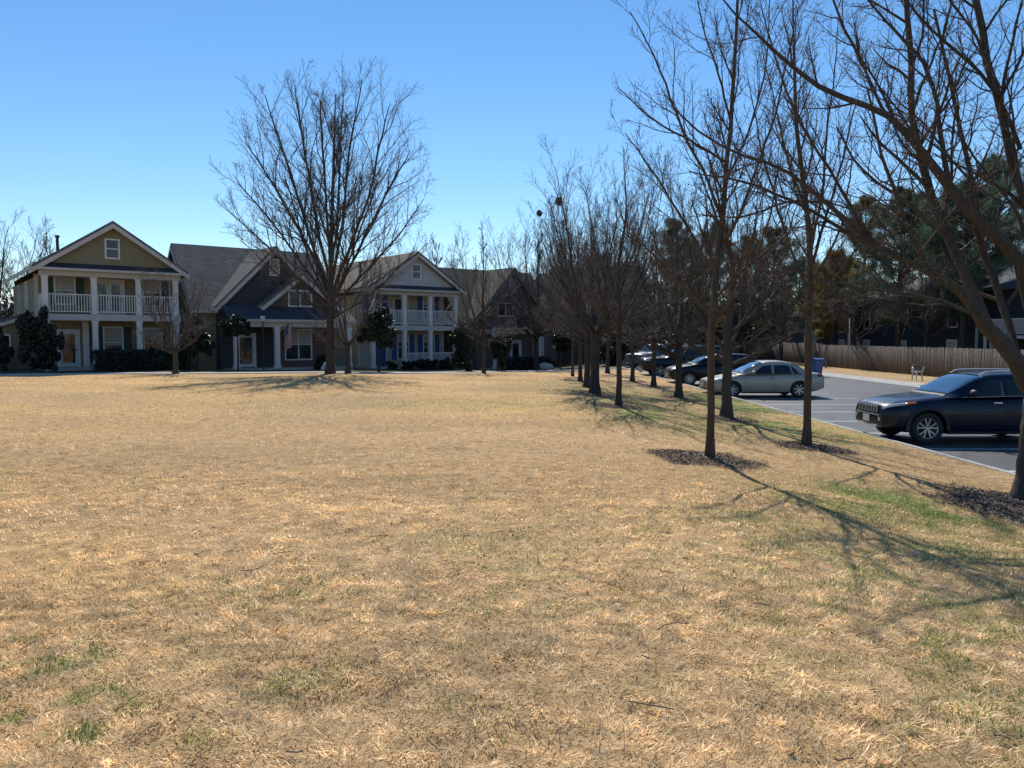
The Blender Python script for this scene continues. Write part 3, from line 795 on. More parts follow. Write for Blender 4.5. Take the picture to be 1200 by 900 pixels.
vase('thin young bare tree before the tan house with grey brown branches', gp(567, 437), 8.6, 1.9, .10, 6, 2.3, 304, HG, twr=.0085, nch=(7, 5, 3), low=7)
vase('tall bare tree holding two dark nests at the corner of the tan house porch', gp(628, 433.5), 11.4, 2.6, .22, 8, 3.2, 305, HG, twr=.0095, nch=(9, 6, 4), low=7)
# --- trees behind the houses
BG = 'bare trees showing above the roofs'
vase('pale bare tree behind the roof of the olive porch house', at(62, 420, 78)*[1, 1, 0]+[0, 0, -.8], 12.2, 3, .26, 8, 4.2, 401, BG, twr=.016, nch=(8, 6, 3))
vase('bare tree cut by the left edge of the picture behind the neighbouring roof', at(-12, 420, 62)*[1, 1, 0]+[0, 0, -.6], 12.5, 3, .26, 8, 4.6, 402, BG, twr=.014, nch=(8, 6, 3))
vase('bare tree behind the roof ridge between the pale house and the tan house', at(512, 420, 98)*[1, 1, 0]+[0, 0, -.9], 14.2, 4, .3, 8, 3.6, 403, BG, twr=.018, nch=(8, 6, 3))
vase('bare tree behind the long grey roof of the dark gabled house', at(262, 420, 96)*[1, 1, 0]+[0, 0, -.9], 12.6, 4, .26, 8, 4.0, 404, BG, twr=.018, nch=(8, 6, 3))
vase('bare tree behind the gap beside the tan house', at(664, 420, 92)*[1, 1, 0]+[0, 0, -.9], 16.5, 4, .3, 8, 4.8, 405, BG, twr=.016, nch=(9, 6, 4))
vase('bare tree beyond the end of the parking lot', at(745, 420, 84)*[1, 1, 0]+[0, 0, -.9], 14, 4, .3, 8, 4.8, 406, BG, twr=.015, nch=(9, 6, 4))
vase('bare tree behind the fence left of the tall pines', at(868, 420, 88)*[1, 1, 0]+[0, 0, -.9], 14, 3, .3, 8, 5, 407, BG, twr=.015, nch=(9, 6, 4))
vase('bare tree behind the navy apartment roof', at(1176, 420, 62)*[1, 1, 0]+[0, 0, -.9], 12, 3, .26, 8, 5, 408, BG, twr=.012, nch=(9, 6, 4))
# nests
def nest(label, p, s, seed):
    r = np.random.default_rng(seed); n = 900
    a = r.normal(0, 1, (n, 3)); a = nrm(a)*(r.random((n, 1))**.4); c = a*np.array([s*.8, s*.8, s*1.05])
    d = nrm(r.normal(0, 1, (n, 3))); d[:, 2] *= .4
    PTS = np.stack([c-d*.09, c+d*.09], 1); V, F = tubes(PTS, np.full((n, 2), .011), 3)
    o = raw_mesh('nest', V, F, MAT['twig']); o.location = [float(k) for k in p]
    tag(o, label, 'nest', 'leafy nests in the tall bare tree')
b5 = gp(628, 433.5)
nest('upper right dark nest of twigs high in the tall bare tree', at(655, 236, b5[1]), .33, 1)
nest('lower left dark nest of twigs high in the tall bare tree', at(632, 250, b5[1]), .24, 2)

# ------------------------------------------------------------------ foliage
def leaves(P, size, r, up=.2, aspect=1.8, N0=None):
    n = len(P); d = nrm(r.normal(0, 1, (n, 3)) + np.array([0, 0, up]))
    if N0 is not None: d = nrm(d+N0*.7)
    u = nrm(np.cross(d, r.normal(0, 1, (n, 3)))); w = np.cross(d, u)
    s = size*(.55+.9*r.random(n))[:, None]
    V = np.stack([P-u*s, P+w*s/aspect, P+u*s, P-w*s/aspect], 1).reshape(-1, 3)
    return V, (np.arange(n)*4)[:, None]+np.array([[0, 1, 2, 3]])
def cloud(blobs, n, r, rough=.28):
    P = []; S = []; vol = np.array([b[3]*b[4]*b[5] for b in blobs])**.75; vol = vol/vol.sum()
    for b, f in zip(blobs, vol):
        m = int(n*f); d = nrm(r.normal(0, 1, (m, 3)))
        lump = fbm(d[:, 0]*2.6+b[0]*3+11, d[:, 1]*2.6+d[:, 2]*3.1+b[2], 8, 3)
        rad = (1-rough*1.6*(1-lump))*(r.random(m)**.28)
        rad = np.where(r.random(m) < .06, rad*1.12, rad)
        P.append(np.array(b[:3])+d*rad[:, None]*np.array(b[3:6])); S.append(d)
    return np.concatenate(P), np.concatenate(S)
def _more(blobs, r):
    out = [(b[0], b[1], b[2], b[3]*.82, b[4]*.82, b[5]*.85) for b in blobs]
    for b in blobs:
        for k in range(6):
            d = nrm(r.normal(0, 1, 3)); q = r.uniform(.28, .5)
            out.append((b[0]+d[0]*b[3]*.8, b[1]+d[1]*b[4]*.8, b[2]+d[2]*b[5]*.85, b[3]*q, b[4]*q, b[5]*q*1.15))
    return out
def shrub(label, cat, base, blobs, n, size, colr, seed, stem=None, name='shrub', group=None, rough=.40, stems=None):
    r = np.random.default_rng(seed)
    root = thing(name, label, cat, base, 0, group)
    n = int(n*1.7); size = size*.78
    P, D = cloud(_more(blobs, r), n, r, rough); P = P[P[:, 2] > .02] if not stem else P
    V, F = leaves(P, size, r, .35)
    n = len(P)
    cl = fbm(P[:, 0]*2.2+P[:, 2]*1.7, P[:, 1]*2.2+P[:, 2], seed, 3)
    c = np.array(colr)[None]*((.55+.9*cl)*(.7+.6*r.random(n)))[:, None]
    raw_mesh('foliage', V, F, MAT['leaf'], root, colr=np.repeat(c, 4, 0))
    if stem:
        h, rad = stem
        q = resample([(0, 0, -.1, rad), (.02, 0, h*.5, rad*.85), (0, .03, h, rad*.6)], 8)
        V, F = tubes(q[None, :, :3], q[None, :, 3], 8); raw_mesh('trunk', V, F, MAT['bark_far'], root, True)
    return root
def pine(label, base, H, seed, crown0=.35, spread=3.6, group=None, nb=46, colr=(.06, .085, .035), lean=0., tufts=11, name='pine_tree', nl=.34):
    r = np.random.default_rng(seed)
    root = thing(name, label, 'tree', base, 0, group)
    q = resample([(0, 0, -.2, .24), (lean*.3, .1, H*.35, .2), (lean*.7, 0, H*.7, .12), (lean, 0, H, .03)], 18)
    V0, F0 = tubes(q[None, :, :3], q[None, :, 3], 8)
    f = crown0+(1-crown0)*(np.arange(nb)+r.random(nb))/nb
    P = np.stack([pchip(np.linspace(0, 1, 18), q[:, k], f) for k in range(3)], -1)
    az = np.arange(nb)*2.4+r.normal(0, .5, nb)
    g = (f-crown0)/(1-crown0)
    L = spread*(.35+1.5*g*(1-g)*1.6+.1)*r.uniform(.5, 1.15, nb)*(1-.55*g**3)
    D = np.stack([np.cos(az), np.sin(az), .1+.6*g+r.normal(0, .15, nb)], -1)
    PTS, RAD = grow(P, D, L, np.clip(L*.02, .02, .08), 8, .1, .05, .25, r)
    Vb, Fb = tubes(PTS, RAD, 4)
    p = spawn(PTS, RAD, tufts, .3, 1, .8, .25, .3, .5, r, .008, .5)
    P2, R2 = grow(*p, 4, .14, .1, .4, r)
    Vt, Ft = tubes(P2, R2, 3)
    raw_mesh('trunk', np.concatenate([V0, Vb, Vt]), np.concatenate([F0, Fb+len(V0), Ft+len(V0)+len(Vb)]), MAT['bark_far'], root, True)
    C = np.concatenate([P2[:, -1], P2[:, 2], PTS[:, -1]])
    K = 46
    n = len(C)*K
    cc = np.repeat(C, K, 0)+r.normal(0, .14, (n, 3))
    d = nrm(r.normal(0, 1, (n, 3))+np.array([0, 0, .35])); w = nrm(np.cross(d, r.normal(0, 1, (n, 3))))*.017
    ln = nl*(.6+.7*r.random(n))[:, None]
    V = np.stack([cc-w, cc+w, cc+d*ln], 1).reshape(-1, 3); F = (np.arange(n)*3)[:, None]+np.array([[0, 1, 2]])
    tone = np.repeat(.65+.75*r.random(len(C)), K)*(.75+.5*r.random(n))
    c = np.array(colr)[None]*1.7*tone[:, None]
    raw_mesh('crown', V, F, MAT['needle'], root, colr=np.repeat(c, 3, 0))
    return root
PG = 'evergreen pines behind the fence and lot'
def far(px, y): p = at(px, 420, y); return (p[0], p[1], -.9)
pine('tall open crowned pine rising above the navy apartments behind the leaning limbs', far(1165, 75), 19, 501, .3, 5.6, PG, 70, (.055, .085, .05))
pine('broad dark pine just left of the tallest pine, above the navy wall', far(1092, 82), 16.5, 502, .25, 5.0, PG, 64, (.05, .08, .045))
pine('round topped yellowish pine standing clear against the sky in the gap', far(1010, 84), 17.2, 503, .42, 3.6, PG, 46, (.10, .105, .035))
pine('small olive pine low over the fence right of the straight tree', far(968, 76), 9.6, 504, .3, 3.4, PG, 44, (.15, .12, .03))
pine('dark pine behind the straight bare tree beyond the sedan', far(905, 92), 15, 505, .2, 5.0, PG, 60, (.06, .08, .035))
pine('dark green pine behind the slender tree beyond the black sport utility', far(838, 95), 16, 506, .2, 5.0, PG, 60, (.065, .08, .035))
pine('leftmost pine of the clump behind the parked cars', far(792, 90), 15.5, 507, .18, 4.8, PG, 60, (.07, .075, .03))
pine('pine at the right edge behind the navy apartments', far(1225, 66), 13.5, 508, .25, 4.6, PG, 54, (.05, .08, .045))
pine('low spreading pine behind the low slate building', far(935, 104), 12, 509, .12, 5.5, PG, 54, (.065, .085, .03))
pine('shaggy evergreen behind the tall bare tree by the tan house', far(655, 94), 10.4, 510, .1, 4.0, PG, 54, (.06, .065, .035))
pine('shaggy evergreen at the end of the lot behind the farthest silver car', far(735, 82), 9.6, 511, .08, 4.4, PG, 54, (.05, .065, .035))
pine('shaggy evergreen between the lot end and the last brick house', far(700, 90), 11.5, 512, .1, 4.4, PG, 54, (.05, .06, .035))
pine('dark pine standing between the fence and the navy apartments, left one', far(1052, 61), 13.5, 521, .27, 4.6, PG, 60, (.045, .07, .04))
pine('dark pine standing between the fence and the navy apartments, right one', far(1128, 54), 12.5, 522, .30, 4.4, PG, 60, (.045, .072, .042))
pine('yellow green young pine leaning over the fence beside the white pole', far(978, 72), 10.0, 523, .36, 3.2, PG, 44, (.15, .125, .03))
vase('bare tree rising behind the fence between the olive pine and the slate block', at(915, 420, 74)*[1, 1, 0]+[0, 0, -.9], 10, 2.5, .2, 8, 4, 409, BG, twr=.012, nch=(9, 6, 4))
vase('bare tree behind the fence in front of the navy wall, beside the white pole', at(1000, 420, 64)*[1, 1, 0]+[0, 0, -.9], 8.5, 2.4, .17, 8, 3.6, 410, BG, twr=.010, nch=(9, 6, 4))
vase('spreading bare tree behind the fence in front of the navy windows', at(1085, 420, 56)*[1, 1, 0]+[0, 0, -.9], 8.0, 2.4, .17, 8, 3.6, 411, BG, twr=.009, nch=(9, 6, 4))
pine('dense dark pine far behind the black sport utility cars', far(800, 118), 17, 524, .12, 6, PG, 70, (.05, .065, .032))
pine('dense dark pine far behind the silver sedan', far(878, 118), 17.5, 525, .12, 6, PG, 70, (.05, .07, .035))
def wood():
    r = np.random.default_rng(77); P = []; C = []
    for k in range(420):
        if k < 240: x = -150+320*k/240+r.normal(0, 2); y = 122+r.normal(0, 9)+abs(x)*.05
        else:
            a = 2.75+(k-240)/180*3.9; x = math.cos(a)*120+r.normal(0, 5); y = math.sin(a)*75+r.normal(0, 5)+20  # unseen arc beside and behind the camera, added to darken reflections in the cars
        h = r.uniform(6.5, 10.5)+(3 if k >= 240 else 0)
        n = 420 if k < 240 else 160; d = nrm(r.normal(0, 1, (n, 3)))*(r.random((n, 1))**.35)*np.array([3.2, 3.2, h*.52])*(.7+.5*r.random((n, 1)))
        p = d+np.array([x, y, h*.48-.9]); P.append(p[p[:, 2] > -1])
        C.append(np.tile(np.array([[.055, .06, .035], [.075, .06, .045], [.06, .05, .042]][k % 3])*r.uniform(.7, 1.2), (len(P[-1]), 1)))
    P = np.concatenate(P); V, F = leaves(P, .5, r, .2, 2.5)
    tag(raw_mesh('distant_wood', V, F, MAT['leaf'], colr=np.repeat(np.concatenate(C), 4, 0)), 'dull winter wood filling the distance behind the houses, with an added unseen arc behind the camera', 'wood', kind='stuff')
wood()
def back(px, py, d):
    g = gp(px, py); x = g[0]*(g[1]+d)/g[1]; return np.array([x, g[1]+d, float(gz(x, g[1]+d))-.02])
DG = (.022, .038, .024)
# shrubs: base by pixel on the ground, sizes in metres
b = back(47, 439, 2.4)
shrub('big dark two lobed evergreen shrub at the left corner of the olive porch house', 'shrub', (b[0], b[1], b[2]), [(-.5, 0, 1.8, .85, .8, 1.2), (.4, .1, 1.8, .8, .8, 1.6), (.35, 0, .7, .7, .7, .9), (-.5, .1, 2.8, .4, .4, .5)], 9000, .085, DG, 601, (1.2, .08))
b = back(4, 437, 3)
shrub('dark conical shrub cut by the left edge of the picture', 'shrub', b, [(0, 0, .9, .6, .6, 1.1), (0, 0, 1.7, .35, .35, .8)], 2500, .08, DG, 602)
b = back(232, 437, 4.2)
shrub('rounded evergreen between the olive porch house and the dark gabled house', 'shrub', b, [(0, 0, 2.2, .95, .9, 1.0), (.45, .1, 1.5, .65, .65, .7), (-.4, 0, 1.6, .6, .6, .7), (.1, 0, 3.0, .5, .5, .5)], 7000, .085, (.03, .045, .028), 603, (1.4, .08))
b = back(279, 437, 3.2)
shrub('lollipop topiary tree with dark ball crown by the white front door', 'small tree', b, [(0, 0, 2.6, .95, .85, .65), (-.5, 0, 2.35, .5, .5, .45), (.5, 0, 2.45, .5, .5, .45)], 6500, .08, DG, 604, (2.4, .06), name='topiary_tree')
b = back(444, 438, 3.6)
shrub('dark round evergreen tree hiding the corner of the pale blue shuttered house', 'small tree', b, [(0, 0, 2.5, 1.2, 1.1, 1.15), (-.55, 0, 2.2, .7, .7, .7), (.55, 0, 2.1, .75, .7, .8), (.1, 0, 3.4, .6, .6, .5)], 8000, .085, (.03, .045, .03), 605, (1.7, .09), name='evergreen_tree')
b = back(543, 437, 4.5)
shrub('tall dark evergreen shrub between the pale house and the tan house', 'shrub', b, [(0, 0, 1.3, .95, .9, 1.4), (.2, 0, 2.5, .7, .7, .9), (-.3, 0, 2.0, .7, .7, .8)], 6500, .085, (.03, .045, .028), 606)
b = back(583, 436.5, 5)
shrub('dark ball shaped shrub in front of the tan porch', 'shrub', b, [(0, 0, 1.9, 1.0, .9, 1.0), (.3, 0, 1.1, .7, .7, .8)], 4500, .085, DG, 607, (1.2, .07))
b = back(656, 434.5, 6)
shrub('rounded dark evergreen on a short trunk at the brick corner right of the tan porch', 'small tree', b, [(0, 0, 2.4, 1.3, 1.1, 1.05), (.5, 0, 2.1, .8, .8, .7)], 5500, .09, (.018, .035, .036), 608, (1.9, .08), name='evergreen_tree')
b = back(731, 433.2, 9)
shrub('broad dark green evergreen bush at the end of the parking lot', 'shrub', b, [(0, 0, 1.6, 1.5, 1.2, 1.7), (-1, 0, 1.2, .9, .9, 1.2)], 7000, .09, (.02, .042, .036), 609)
b = back(716, 433.2, 7)
shrub('low dark bush left of the broad evergreen at the lot end', 'shrub', b, [(0, 0, .9, 1.1, 1., 1.1)], 3500, .09, (.02, .038, .03), 610)
def hedge(label, x0, x1, p, h, dep, seed, rz, colr=DG, n=8000):
    r = np.random.default_rng(seed)
    root = thing('hedge', label, 'hedge', p, rz)
    m = n; x = r.random(m)*(x1-x0)+x0; f = r.random(m)
    t = r.random(m); y = np.where(f < .45, -dep/2, np.where(f < .6, dep/2, (t-.5)*dep)); z = np.where(f < .6, t*h, h)
    z = z+(fbm(x*1.7, y*2, seed)-.5)*.28*(z/h); y = y+(fbm(x*2.2, z*2.2, seed+3)-.5)*.3
    P = np.stack([x, y, z], -1)+r.normal(0, .035, (m, 3))
    V, F = leaves(P, .06, r, .3)
    c = np.array(colr)[None]*((.6+.8*fbm(x*3, z*3+y, seed))*(.7+.6*r.random(m)))[:, None]
    raw_mesh('foliage', V, F, MAT['leaf'], root, colr=np.repeat(c, 4, 0))
    k = MB(); 
    for i in range(int((x1-x0)/.5)): k.cyl((x0+.25+i*.5, 0, -.1), (0, 0, 1), .03, h*.8, 6)
    k.build('stems', MAT['bark_far'], root)
#@@PART3
# ------------------------------------------------------------------ houses
HROT = math.atan2(UY, UX)
def hp(t, d=0.):
    """world ground point at distance t along the row of fronts, d behind the front line"""
    return (OX+UX*t-UY*d, OY+UY*t+UX*d)
def F_(yw): return lambda a, o, z: (a, yw-o, z)          # front wall facing local -y
def L_(xw): return lambda a, o, z: (xw-o, a, z)          # left wall facing local -x
def R_(xw): return lambda a, o, z: (xw+o, a, z)
def window(root, mp, a, z, w, h, frame='white', blind=0, sash=True, mull=0, tr=.09, name='window'):
    m = MB(); x0, x1, z0, z1 = a-w/2, a+w/2, z-h/2, z+h/2
    m.box(x0-tr, x0, 0, .06, z0-tr, z1+tr, mp); m.box(x1, x1+tr, 0, .06, z0-tr, z1+tr, mp)
    m.box(x0, x1, 0, .06, z1, z1+tr, mp); m.box(x0, x1, 0, .09, z0-tr, z0, mp)
    if sash: m.box(x0, x1, .02, .05, z-.03, z+.03, mp)
    for k in range(mull):
        c = x0+w*(k+1)/(mull+1); m.box(c-.04, c+.04, .02, .052, z0, z1, mp)
    o = m.build(name, MAT[frame], root)
    MB().box(x0, x1, .0, .018, z0, z1, mp).build('pane', MAT['glass'], o)
    if blind:
        MB().box(x0+.01, x1-.01, .019, .023, z1-h*blind, z1-.005, mp).build('blind', MAT['blind'], o)
    return o
def shutter(root, mp, a, z, w, h, mat):
    m = MB(); m.box(a-w/2, a-w/2+.06, 0, .05, z-h/2, z+h/2, mp); m.box(a+w/2-.06, a+w/2, 0, .05, z-h/2, z+h/2, mp)
    m.box(a-w/2+.06, a+w/2-.06, 0, .05, z+h/2-.07, z+h/2, mp); m.box(a-w/2+.06, a+w/2-.06, 0, .05, z-h/2, z-h/2+.07, mp); m.box(a-w/2+.06, a+w/2-.06, 0, .05, z-.03, z+.03, mp)
    m.box(a-w/2+.06, a+w/2-.06, 0, .028, z-h/2+.07, z-.03, mp); m.box(a-w/2+.06, a+w/2-.06, 0, .028, z+.03, z+h/2-.07, mp)
    return m.build('shutter', MAT[mat], root)
def door(root, mp, a, z0, w, h, mat='doorp', glass=True, leafs=1, frame='white'):
    m = MB(); m.box(a-w/2-.12, a-w/2, 0, .07, z0, z0+h+.12, mp); m.box(a+w/2, a+w/2+.12, 0, .07, z0, z0+h+.12, mp); m.box(a-w/2, a+w/2, 0, .07, z0+h, z0+h+.12, mp)
    fr = m.build('door_frame', MAT[frame], root)
    lw = w/leafs
    for k in range(leafs):
        x0 = a-w/2+k*lw; d = MB()
        d.box(x0+.01, x0+.14, 0, .045, z0+.02, z0+h-.01, mp); d.box(x0+lw-.14, x0+lw-.01, 0, .045, z0+.02, z0+h-.01, mp)
        d.box(x0+.14, x0+lw-.14, 0, .045, z0+h-.16, z0+h-.01, mp); d.box(x0+.14, x0+lw-.14, 0, .045, z0+.02, z0+.25, mp)
        if not glass:
            d.box(x0+.14, x0+lw-.14, 0, .03, z0+.25, z0+h-.16, mp); d.box(x0+.14, x0+lw-.14, 0, .04, z0+1.0, z0+1.12, mp)
        dd = d.build('door', MAT[mat], root)
        if glass: MB().box(x0+.14, x0+lw-.14, 0, .02, z0+.25, z0+h-.16, mp).build('pane', MAT['glass'], dd)
        MB().box(x0+lw-.11, x0+lw-.07, .045, .1, z0+.95, z0+1.08, mp).build('handle', MAT['black'], dd)
    return fr
def railing(root, x0, x1, y, z0, z1, mat='white', along='x', n=None, w=.045):
    L = x1-x0; n = n or max(3, int(L/.135)); m = MB()
    mp = None if along == 'x' else (lambda a, b, c: (b, a, c))
    m.box(x0, x1, y-.05, y+.05, z1-.06, z1, mp); m.box(x0, x1, y-.035, y+.035, z0, z0+.05, mp)
    for k in range(n):
        c = x0+(k+.5)*L/n; m.box(c-w/2, c+w/2, y-w/2, y+w/2, z0+.05, z1-.06, mp)
    return m.build('railing', MAT[mat], root)
def gable_roof_y(root, xl, xr, xm, zl, zt, y0, y1, mat, th=.14, name='roof', trim='white2', rake=.24):
    """ridge along y. one mesh roof + rake boards + eave fascia"""
    zr = zl
    m = MB()
    for (xa, za) in ((xl, zl), (xr, zr)):
        P = [(xa, za), (xm, zt), (xm, zt+th), (xa, za+th)]
        m.prism(P, 1, y0, y1)
    ro = m.build(name, MAT[mat], root)
    t = MB()
    for (xa, za) in ((xl, zl), (xr, zr)):
        L = math.hypot(xm-xa, zt-za); nx, nz = (za-zt)/L, (xm-xa)/L
        if nz < 0: nx, nz = -nx, -nz
        q = [(xa, za-.02), (xm, zt-.02), (xm-nx*0, zt-rake*L/abs(xm-xa)), (xa, za-rake*L/abs(xm-xa))]
        t.prism(q, 1, y0-.045, y0-.003)
        t.prism(q, 1, y0+.0, y0+.02)
        sx = -1 if xa < xm else 1
        t.prism([(xa+sx*.003, za-.12), (xa+sx*.04, za-.12), (xa+sx*.04, za+th*.6), (xa+sx*.003, za+th*.6)], 1, y0, y1)
    t.build('rake_trim', MAT[trim], root)
    return ro
def porch_house(label, t, W, C):
    x, y = hp(t)
    zg = float(gz(*hp(t+W/2, -1.5)))-.03
    root = thing('house', label, 'house', (x, y, zg), HROT, 'row of gabled houses facing the lawn')
    D = C['D']; pd = C.get('pd', 2.1); zf2 = C['zf2']; ze = C['ze']; zr = C['zr']; sd = MAT[C['siding']]; s2 = C['shutter']
    wm = MB(); wm.box(0.05, W-.05, pd, D, -.6, ze-.35); wm.build('wall', sd, root)
    g = MB(); g.prism([(-.05, ze+.0), (W+.05, ze+.0), (W/2, zr-.12)], 1, .0, .12)
    g.build('gable', MAT[C.get('gable', C['siding'])], root)
    g = MB(); g.prism([(0.05, ze-.35), (W-.05, ze-.35), (W-.05, ze), (W/2, zr-.2), (0.05, ze)], 1, D-.1, D); g.build('rear_gable', sd, root)
    MB().prism([(-.3, ze), (-.3, ze+.06), (.13, ze+.3), (.13, ze)], 0, -.35, W+.35, lambda a, b, c: (a, b-.13, c)).build('pent_roof', MAT['roofd'], root)
    gable_roof_y(root, -.5, W+.5, W/2, ze-.08, zr, -.42, D+.3, C['roof'])
    f = MB(); f.box(-.08, W+.08, -.06, .26, ze-.42, ze-.005); f.box(-.5, W+.5, -.5, -.42, ze-.14, ze-.01); f.build('frieze', MAT[C['trim']], root)
    MB().box(0, W, .26, pd-.01, ze-.36, ze-.3).build('porch_ceiling', MAT[C['trim']], root)
    b = MB(); b.box(-.05, W+.05, -.08, .24, zf2-.36, zf2); b.build('beam', MAT[C['trim']], root)
    MB().box(0, W, .24, pd-.005, zf2-.2, zf2-.02).build('upper_floor', MAT[C['trim']], root)
    MB().box(-.05, W+.05, -.1, pd-.01, -.4, .2).build('porch_floor', MAT['concrete'], root)
    for cx in C['cols']:
        m = MB(); m.box(cx-.14, cx+.14, -.04, .24, .2, zf2-.365); m.box(cx-.18, cx+.18, -.075, .275, .2, .42)
        m.box(cx-.17, cx+.17, -.07, .27, zf2-.5, zf2-.37)
        m.box(cx-.14, cx+.14, -.04, .24, zf2+.005, ze-.43); m.box(cx-.17, cx+.17, -.07, .27, zf2+.01, zf2+.16); m.box(cx-.17, cx+.17, -.07, .27, ze-.56, ze-.435)
        m.build('column', MAT['white'], root)
    for k in range(len(C['cols'])-1):
        railing(root, C['cols'][k]+.145, C['cols'][k+1]-.145, .1, zf2+.12, zf2+1.15)
        if k in C.get('lowrail', ()): railing(root, C['cols'][k]+.145, C['cols'][k+1]-.145, .1, .3, 1.25)
    for sx in (.1, W-.1): railing(root, .24, pd-.05, sx, zf2+.12, zf2+1.15, along='y')
    if C.get('lowrail'): railing(root, .24, pd-.05, W-.1, .3, 1.25, along='y')
    fm = F_(pd)
    for (a, w, h, zz, bl, sl) in C['wins']:
        window(root, fm, a, zz, w, h, blind=bl)
        for s in sl: shutter(root, fm, a+s*(w/2+.32), zz, .42, h+.15, s2)
    for (a, z0, w, h, mt, gl, lf) in C['doors']: door(root, fm, a, z0, w, h, mt, gl, lf)
    window(root, F_(0), W/2, C['gw'], .62, 1.0)
    lm = L_(.05); rm = R_(W-.05)
    for (xx, yy) in ((.05, pd), (W-.05, pd), (.05, D)):
        c = MB().box(xx-.07, xx+.07, yy-.03, yy+.1, -.1, ze-.36); c.build('corner_board', MAT['white2'], root)
    for (a, zz, w, h) in C.get('lwins', ()): window(root, lm, a, zz, w, h)
    for (a, zz, w, h) in C.get('rwins', ()): window(root, rm, a, zz, w, h)
    for xx in (-.03, W+.03): MB().box(xx-.04, xx+.04, pd+.12, pd+.2, 0, ze-.2).build('downpipe', MAT['white2'], root)
    if C.get('flue'):
        fx, fy, fz, fh = C['flue']; m = MB().cyl((fx, fy, fz), (0, 0, 1), .085, fh, 12); m.cyl((fx, fy, fz+fh), (0, 0, 1), .13, .14, 12); m.build('flue_pipe', MAT['black'], root)
    return root, zg
h1, z1 = porch_house('olive two storey house with white double porch and dark green shutters', 0, 7.3, dict(D=14, zf2=3.28, ze=5.85, zr=8.55, siding='olive', shutter='green_sh', roof='roofg', trim='white2', cols=[.2, 2.64, 5.0, 7.1],
   wins=[(1.45, .95, 1.6, 4.75, .45, (-1, 1)), (6.2, .95, 1.6, 4.75, .5, (-1, 1)), (3.95, .95, 1.75, 1.65, .6, (-1, 1)), (6.2, .95, 1.75, 1.6, .35, (-1, 1))],
   doors=[(3.78, 3.3, 1.5, 2.05, 'doorp', True, 2), (1.55, .2, .95, 2.1, 'doorp', True, 1)], gw=7.1,
   lwins=[(7.2, 4.5, .9, 1.7), (11.2, 4.5, .9, 1.7), (8.5, 1.7, .9, 1.5)], flue=(1.55, 5.0, 6.6, 1.5)))
MB().box(2.3, 2.62, 2.0, 2.098, .2, 2.9).build('pilaster', MAT['white'], h1)
MB().box(2.67, 2.95, 2.06, 2.098, .5, 2.6).build('sidelight', MAT['glass'], h1)
# low side wing
m = MB(); m.prism([(-3.2, -.5), (.04, -.5), (.04, 3.3), (-3.2, 2.2)], 1, 4.5, 9.5); m.build('side_wing', MAT['olive'], h1)
m = MB(); m.prism([(-3.6, 2.15), (.03, 3.38), (.03, 3.5), (-3.6, 2.27)], 1, 4.2, 9.8); m.build('wing_roof', MAT['roofg'], h1)
m = MB(); m.prism([(-3.6, 1.93), (.03, 3.16), (.03, 3.37), (-3.6, 2.14)], 1, 4.13, 4.19); m.build('wing_trim', MAT['white2'], h1)
MB().box(-3.21, .03, 4.4, 4.49, -.5, .75).build('wing_base', MAT['tanbrick'], h1)
window(h1, F_(4.5), -1.6, 1.5, .8, 1.1)
h3, z3 = porch_house('pale two storey house with double porch and bright blue shutters', 20.4, 7.5, dict(D=14, zf2=3.28, ze=5.95, zr=8.65, siding='cream', gable='pale', shutter='blue_sh', roof='roofb', trim='white2', cols=[.15, 2.75, 5.0, 7.3],
   wins=[(1.42, .9, 1.6, 4.75, .4, (-1, 1)), (6.1, .9, 1.6, 4.75, .4, (-1, 1)), (3.78, .9, 1.75, 1.65, .3, (-1, 1)), (6.1, .9, 1.75, 1.65, .3, (-1, 1))],
   doors=[(3.6, 3.3, 1.1, 2.05, 'doord', True, 1), (1.8, .2, .95, 2.1, 'blue_sh', False, 1)], gw=7.3, lowrail=(1, 2), lwins=[(6.5, 4.6, .9, 1.6), (10.5, 4.6, .9, 1.6), (6.5, 1.6, .9, 1.5)], flue=(1.5, 4.6, 6.6, 1.5)))
MB().bar((7.35, .3, 5.4), (7.35, 1.9, 4.3), .06, .09).build('porch_brace', MAT['white'], h3)
